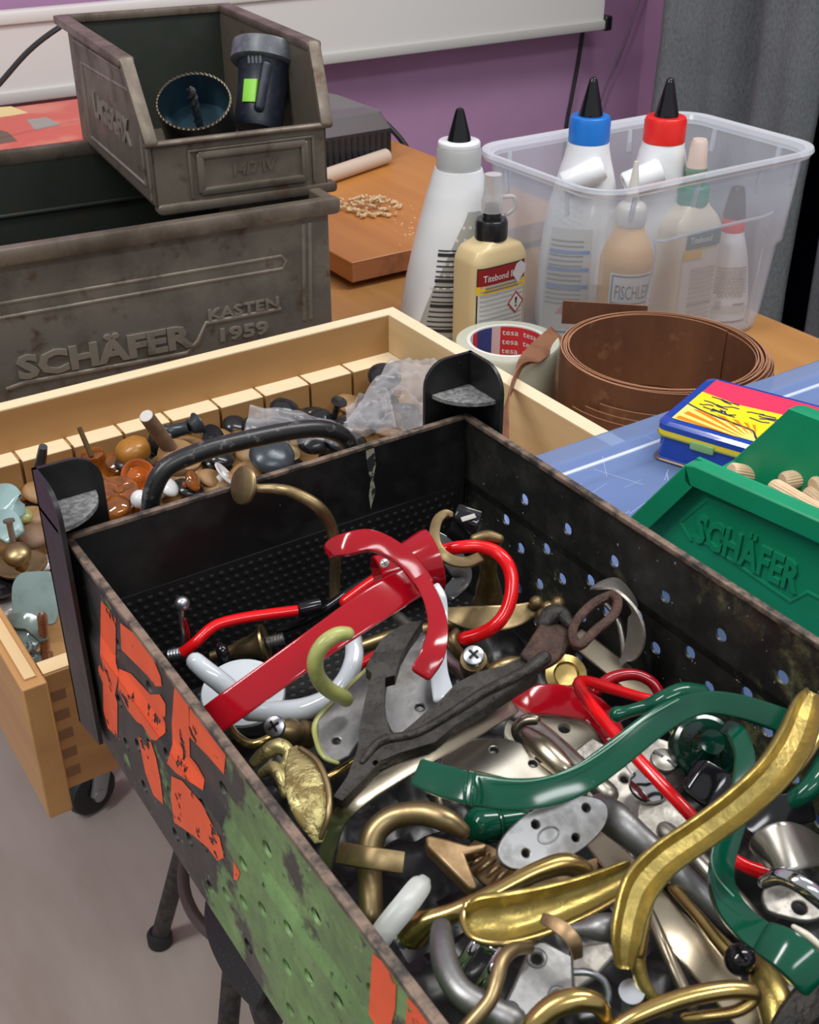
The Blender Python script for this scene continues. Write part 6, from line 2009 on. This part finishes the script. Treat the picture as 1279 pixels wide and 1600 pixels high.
H['amber'] = amber()
H['amber_o'] = mat('orange_glass', (.58, .13, .012), .06, 0, Coat_Weight=.5, Transmission_Weight=.4)
H['knobwood'] = wood('knob_wood', (.46, .21, .035), (.26, .10, .015), 2, 60, .3)
H['rawwood'] = wood('raw_knob_wood', (.34, .20, .085), (.20, .105, .04), 1, 60, .5)
H['dowelgrey'] = worn('weathered_dowel', (.22, .13, .075), (.13, .075, .045), .6, 0, 70, .4, .7)
H['cutend'] = mat('pale_cut_end', (.52, .50, .46), .6)
H['celadon'] = worn('celadon_glaze', (.17, .235, .225), (.10, .135, .12), .12, 0, 60, .45, .75, bumpy=0)
H['celadon2'] = worn('pale_celadon_glaze', (.23, .345, .345), (.16, .235, .22), .2, 0, 60, .45, .75, bumpy=0)
H['copper'] = met('copper', (.52, .36, .29), (.30, .19, .15), .3, .9, 200)
H['blk'] = worn('black_knob', (.012, .012, .014), (.03, .03, .034), .2, 0, 60, .5, .8)
H['blkblue'] = worn('slate_knob', (.035, .045, .055), (.06, .07, .08), .28, .3, 60, .4, .7)
H['china'] = mat('white_china', (.62, .63, .64), .15, 0, Coat_Weight=.4)
UP = V((0, 0, 1))
MUSH = [(.30, -1.0), (.34, -.98), (.30, -.55), (.42, -.42), (.85, -.25), (1, -.02), (.98, .12), (.80, .30), (.45, .42), (0, .46)]
BALL = [(math.sin(a), -math.cos(a)) for a in [PI * k / 14 for k in range(15)]]
DISH = [(.25, -.5), (.3, -.5), (.3, -.2), (.7, -.12), (1, .02), (1, .1), (.92, .12), (.6, .02), (.3, .02), (.25, .12), (0, .15)]


def knob(label, px, z, r, m, n=UP, prof=MUSH, name='knob', cat='knob', extra=None):
    p = at(px[0], px[1], z)
    T = thing(name, label, cat, (p.x, p.y, z - .012))
    disc(T, 'knob_head', m, px, z, n, r, prof, 32)
    if extra: extra(T)
    return T


tilt = lambda a, b: V((a, b, .8))
# amber glass
def pin(T):
    spin(T, 'pin', 'abrass', (143, 712, .052), (124, 668, .072), [(0, 4.5), (1, 4), (1.0, 2)], 12)
    spin(T, 'crown', 'amber', (152, 748, .030), (144, 706, .052), [(0, 27), (.15, 28), (.3, 20), (.6, 17), (.75, 19), (.95, 18), (1, 14)], 24)
knob('amber glass knob with a brass pin sticking up, beside the left corner post', (154, 748), .030, 30, 'amber', tilt(.1, -.1), [(.5, -.5), (.9, -.3), (1, 0), (.95, .2), (.7, .35), (0, .4)], extra=pin)
knob('orange glass knob seen from its hollow side, right of the amber pin knob', (217, 745), .034, 29, 'amber_o', V((.1, -.75, .55)), [(.3, -.6), (.6, -.4), (1, -.05), (1, .08), (.88, .08), (.6, -.1), (.35, .0), (.2, .12), (0, .15)])
knob('flat dark amber glass knob in front of the orange hollow one', (186, 766), .036, 31, 'amber', tilt(.05, -.2), DISH)
knob('amber glass knob with gilded rings by the rim of the black box', (182, 792), .032, 22, 'amber', tilt(-.2, -.3))
knob('small orange knob half hidden behind the left corner post', (146, 800), .026, 15, 'amber_o', tilt(.2, -.2))
knob('amber knob showing red through the carry bar loop', (302, 752), .036, 17, 'amber', V((.6, -.5, .4)))
# wood
def wst(T): spin(T, 'stem', 'rawwood', (213, 712, .034), (226, 738, .028), [(0, 16), (.7, 15), (1, 16)], 24)
knob('round varnished wooden knob with growth rings in the pine drawer', (207, 703), .042, 28, 'knobwood', V((-.2, .1, .8)), [(.5, -.7), (.9, -.5), (1, -.1), (.95, .25), (.7, .5), (.35, .62), (0, .66)], extra=wst)
def dwl(T):
    a, b = (268, 704, .040), (229, 650, .078)
    spin(T, 'dowel', 'dowelgrey', a, b, [(0, 12.5), (.06, 11.5), (.1, 12.2), (.97, 11.4), (1, 11)], 28)
    A, Bq = at(*a), at(*b); d = (Bq - A).normalized()
    bm = B(); lathe(bm, [(0, 0), (wpx(10.8, Bq), 0), (wpx(10.6, Bq), .0004), (0, .0005)], Bq, d, 28); link('sawn_end', bm, H['cutend'], T)
knob('raw wooden disc knob with a long dowel pushed through it', (282, 714), .036, 36, 'rawwood', V((.25, -.35, .75)), [(.7, -.45), (.95, -.3), (1, 0), (.9, .2), (.5, .3), (0, .32)], extra=dwl)
knob('brown wooden knob under the raw disc knob', (255, 728), .026, 24, 'rawwood', tilt(-.3, -.2))
# black
def bst(T):
    spin(T, 'stem', 'blkblue', (262, 676, .042), (296, 667, .046), [(0, 14), (.1, 11), (.85, 10.5), (1, 13)], 24)
    disc(T, 'stem_foot', 'blk', (252, 690), .038, V((-.6, -.5, .4)), 22, MUSH, 28)
knob('slate black pull lying sideways behind the dowel, flared at both ends', (306, 664), .048, 19, 'blkblue', V((.95, .1, .25)), [(.5, -.5), (.6, -.4), (.75, -.1), (1, .25), (.97, .35), (0, .38)], extra=bst)
knob('glossy black ring-shaped knob right of the slate pull', (333, 684), .038, 22, 'blk', V((.3, -.6, .5)), DISH)
knob('small dark knob between the amber pin knob and the wooden knob', (196, 724), .034, 16, 'blkblue', tilt(0, -.2))
knob('slate oval knob behind the left corner post shelf', (146, 776), .036, 20, 'blkblue', tilt(.2, -.3))
knob('round glossy black knob at the back strip left of the big plastic bag', (444, 637), .045, 23, 'blk', tilt(.1, -.2))
knob('black funnel-topped knob between the two plastic bags', (530, 628), .055, 13, 'blk', tilt(.1, -.3), [(.45, -2.6), (.4, -2.5), (.38, -.8), (.7, -.3), (1, 0), (.96, .1), (.5, .02), (0, -.1)])
knob('black knob lying low left of the funnel-topped knob', (500, 655), .040, 20, 'blk', tilt(-.3, -.3))
knob('large round black knob in the far corner behind the plastic bag', (601, 588), .050, 27, 'blk', tilt(-.1, -.3))
knob('black knob low behind the far carry bar bend', (470, 650), .038, 18, 'blk', tilt(.3, -.2))
knob('dark glossy oval knob seen through the carry bar loop', (425, 712), .040, 36, 'blkblue', tilt(.0, -.4))
knob('gilded ring knob beside the dark oval knob', (452, 706), .038, 18, 'abrass', tilt(.2, -.4), DISH)
knob('black knob under the carry bar beside the raw wooden disc', (345, 715), .034, 22, 'blk', tilt(.2, -.2))
knob('small brass knob tucked under the narrow plastic bag', (372, 682), .038, 13, 'brass', tilt(-.2, -.4))
knob('second amber glass knob under the varnished wooden knob', (176, 728), .030, 26, 'amber', tilt(-.3, -.3))
knob('amber glass saucer knob leaning at the rim left of the white china knob', (205, 778), .030, 24, 'amber', V((.2, -.7, .5)), DISH)
knob('orange glass bead low behind the corner post', (128, 742), .028, 18, 'amber_o', tilt(0, -.2), BALL)
knob('black mushroom knob in the gap below the narrow bag', (400, 668), .028, 22, 'blk', tilt(.2, -.4))
knob('black mushroom knob at the rim right of the dark oval knob', (490, 688), .034, 26, 'blk', tilt(-.2, -.4))
knob('slate knob at the rim under the far carry bar end', (528, 690), .034, 20, 'blkblue', tilt(.2, -.3))
knob('black knob near the strip between the slate pull and the narrow bag', (368, 664), .030, 20, 'blk', tilt(.1, -.3))
knob('wooden knob in shade under the carry bar', (392, 706), .030, 24, 'rawwood', tilt(-.2, -.3))
knob('wooden knob at the rim left of the dark oval knob', (330, 748), .030, 22, 'rawwood', tilt(.3, -.2))
knob('black knob in the shade beside the white china knob', (240, 742), .026, 20, 'blk', tilt(.1, -.3))
knob('black ball knob under the big plastic bag', (580, 640), .030, 26, 'blk', UP, BALL)
knob('red-brown knob under the big plastic bag by the rim', (655, 668), .032, 22, 'rust', tilt(0, -.3))
knob('raw wood knob left of the corner post, near the back strip', (60, 770), .028, 24, 'rawwood', tilt(.2, -.3))
knob('black knob left of the corner post under the ceramic leaves', (50, 800), .020, 22, 'blk', UP)
# white
knob('white china knob at the left end of the carry bar', (219, 780), .036, 15, 'china', tilt(.2, -.3), BALL)
knob('white oval china knob seen inside the carry bar loop', (262, 760), .034, 20, 'china', V((.4, -.3, .6)))
knob('white china pull leaning at the rim inside the carry bar loop', (352, 742), .034, 24, 'china', V((.6, -.2, .5)), DISH)
knob('white china knob low at the drawer bottom left of the swirl', (6, 950), .018, 30, 'china', UP)
knob('white china knob behind the celadon tile', (70, 880), .022, 20, 'china', UP)
# left end of the drawer
p = at(66, 712, .05)
T = thing('peg', 'short black peg standing at the back strip left of the corner post', 'peg', (p.x, p.y, .03))
spin(T, 'peg_body', 'blkblue', (62, 735, .040), (68, 698, .062), [(0, 9), (.6, 8), (1, 6.5), (1.0, 2)], 20)
knob('brass-brown mushroom knob at the left edge of the drawer', (27, 866), .052, 22, 'abrass', V((-.15, -.2, .9)), [(.35, -1.6), (.5, -1.3), (.35, -.9), (.4, -.5), (.9, -.35), (1, 0), (.9, .3), (.55, .52), (0, .6)])
knob('wide dished brass knob plate under the mushroom knob', (34, 884), .034, 40, 'abrass', UP, DISH, 'backplate', 'backplate')
knob('dark rimmed dish at the left edge below the brass plate', (2, 918), .030, 36, 'blk', UP, DISH, 'backplate', 'backplate')
knob('olive ceramic knob left of the corner post', (36, 805), .036, 16, 'olive', tilt(0, -.3))
knob('brown stone knob left of the corner post', (52, 838), .030, 24, 'dowelgrey', tilt(0, -.3))
p = at(14, 790, .05)
T = thing('ceramic_leaf', 'folded pale celadon ceramic leaf at the upper left edge', 'ornament', (p.x, p.y, .03))
sw(T, 'leaf_body', 'celadon2', [(-12, 770, .052, 30), (6, 778, .054, 50), (20, 792, .052, 44), (38, 796, .048, 18)], 'flat', .25, NV)
p = at(10, 826, .046)
T = thing('ceramic_leaf', 'curled pale celadon ceramic leaf with a steel screw, below the folded one', 'ornament', (p.x, p.y, .03))
sw(T, 'leaf_body', 'celadon2', [(-14, 812, .046, 34), (8, 820, .049, 50), (24, 838, .046, 34)], 'flat', .25, NV)
spin(T, 'screw', 'zinc', (21, 846, .046), (14, 812, .060), [(0, 5), (.9, 5), (.9, 9), (1, 9), (1.02, 3)], 16)
p = at(46, 930, .035)
T = thing('ceramic_tile', 'rounded grey-green glazed tile leaning on the corner post', 'ornament', (p.x, p.y, .02))
pl(T, 'tile_body', 'celadon', [(20, 958), (19, 918), (30, 898), (50, 893), (88, 896), (92, 930), (88, 972), (60, 975), (26, 972)], .036, V((-.2, -.6, .6)), .004, smooth=3, bevel=.0012)
p = at(40, 985, .03)
T = thing('ceramic_swirl', 'grey-green ceramic rosette with a spiral snail end', 'ornament', (p.x, p.y, .012))
sw(T, 'upper_petal', 'celadon', [(14, 966, .040, 14), (30, 970, .043, 26), (48, 972, .043, 28), (62, 985, .040, 26), (68, 1000, .036, 14)], 'flat', .4, NV)
sw(T, 'lower_petal', 'celadon', [(8, 985, .034, 14), (24, 990, .036, 22), (40, 998, .036, 22), (58, 1008, .033, 20)], 'flat', .4, NV)
cS = at(38, 1012, .036); u_, w_, n_ = basis(NV)
sweep_b = B(); sweep(sweep_b, [cS + (u_ * math.cos(a) + w_ * math.sin(a)) * wpx(2 + 1.25 * a, cS) for a in [.9 * k for k in range(9)]], wpx(3.2, cS), None, 'round', res=4); link('spiral', sweep_b, H['celadon'], T)
knob('small celadon bead in the near left drawer corner', (52, 1030), .022, 14, 'celadon', UP, BALL, 'bead', 'bead')
p = at(70, 995, .03)
T = thing('copper_bolt', 'copper threaded bolt standing beside the corner post', 'bolt', (p.x, p.y, .012))
spin(T, 'thread', 'copper', (72, 1020, .022), (66, 958, .056), [(0, 7)] + [(k / 30., 8 if k % 2 else 6.3) for k in range(1, 29)] + [(.96, 6), (1, 2)], 20)
spin(T, 'bolt_head', 'copper', (73, 1034, .016), (72, 1016, .024), [(0, 9), (.2, 11), (.8, 11), (1, 9)], 6)

# the bottom layer of the heap, copied from one knob of each kind
rr = random.Random(21)
kinds = {}
for key, m, lab, grp in (('k', 'blk', 'black knob lying at the drawer bottom under the other knobs', 'black knobs at the bottom of the drawer'),
                         ('w', 'rawwood', 'wooden knob lying at the drawer bottom under the other knobs', 'wooden knobs at the bottom of the drawer'),
                         ('a', 'amber', 'amber glass knob lying at the drawer bottom under the other knobs', 'amber knobs at the bottom of the drawer')):
    kinds[key] = [m, lab, grp, None]
spots_ = []
for iy in range(5):
    for ix in range(13):
        x = .118 + ix * .0275 + rr.uniform(-.004, .004) + (iy % 2) * .012
        y = .732 - iy * .0285 + rr.uniform(-.004, .004)
        if x > .468 or (x < .15 and y < .64): continue
        q = 'a' if (x < .24 and rr.random() < .45) else ('w' if rr.random() < .28 else 'k')
        spots_.append((x, y, q))
for x, y, q in spots_:
    m, lab, grp, first = kinds[q]
    R_ = .0125
    if first is None:
        bm = B()
        lathe(bm, [(a * R_, b * R_) for a, b in MUSH], (x, y, .0085 + R_), (0, 0, 1), 28)
        o = solo('knob', bm, H[m], lab, 'knob', grp)
        kinds[q][3] = o
    else:
        o = first.copy(); COL.objects.link(o)
    up_ = rr.random() < .6
    tx_, ty_ = rr.uniform(-.5, .5), rr.uniform(-.5, .5)
    sc_ = rr.uniform(.85, 1.1)
    o.scale = (sc_, sc_, sc_)
    o.rotation_euler = (tx_, ty_, rr.uniform(0, 6))
    o.location = (x, y, .0125 + (.006 if iy % 2 else 0) * 0)

# clear bags
M['film'] = clear('clear_bag_film', (.96, .96, .97), .06, .10, (.70, .70, .72), gloss=1.0)


def bag(label, corners, z, lift, seed, n1=26, n2=20):
    """crumpled double film bag over four photo corners (x, y, z)"""
    A, Bq, C, D = [at(*c) for c in corners]
    p = (A + Bq + C + D) / 4
    T = thing('plastic_bag', label, 'bag', (p.x, p.y, min(q.z for q in (A, Bq, C, D)) - .002))
    for layer in (0, 1):
        bm = B(); rows = []
        for j in range(n2 + 1):
            v = j / n2; row = []
            for i in range(n1 + 1):
                u = i / n1
                q = A * (1 - u) * (1 - v) + Bq * u * (1 - v) + C * u * v + D * (1 - u) * v
                e = math.sin(PI * u) ** .5 * math.sin(PI * v) ** .5
                nz_ = abs(noise.noise(V((u * 3 + seed, v * 3, layer * 3)))) * 1.3 + abs(noise.noise(V((u * 6 + seed, v * 6, 5 + layer)))) * .3
                q = q + V((0, -.15, 1)) * (lift * (1 - layer * .75) * e * (.35 + nz_) + .004 * noise.noise(V((u * 5, v * 5, seed + 9))))
                row.append(bm.verts.new(q))
            rows.append(row)
        for a, b in zip(rows, rows[1:]):
            for i in range(n1): bm.faces.new((a[i], a[i + 1], b[i + 1], b[i]))
        link('film_layer', bm, M['film'], T, sharp=50)
    return T


bag('narrow clear plastic bag lying under the carry bar in the drawer', [(392, 632, .056), (552, 668, .052), (545, 692, .046), (378, 690, .046)], .05, .010, 2)
bag('big crumpled clear plastic bag beside the right corner post', [(612, 562, .062), (700, 575, .060), (690, 690, .044), (535, 668, .046)], .05, .028, 7, 34, 28)
bag('folded clear plastic bag bulging between the funnel knob and the big bag', [(540, 636, .058), (608, 610, .062), (620, 668, .050), (545, 690, .046)], .05, .018, 12)
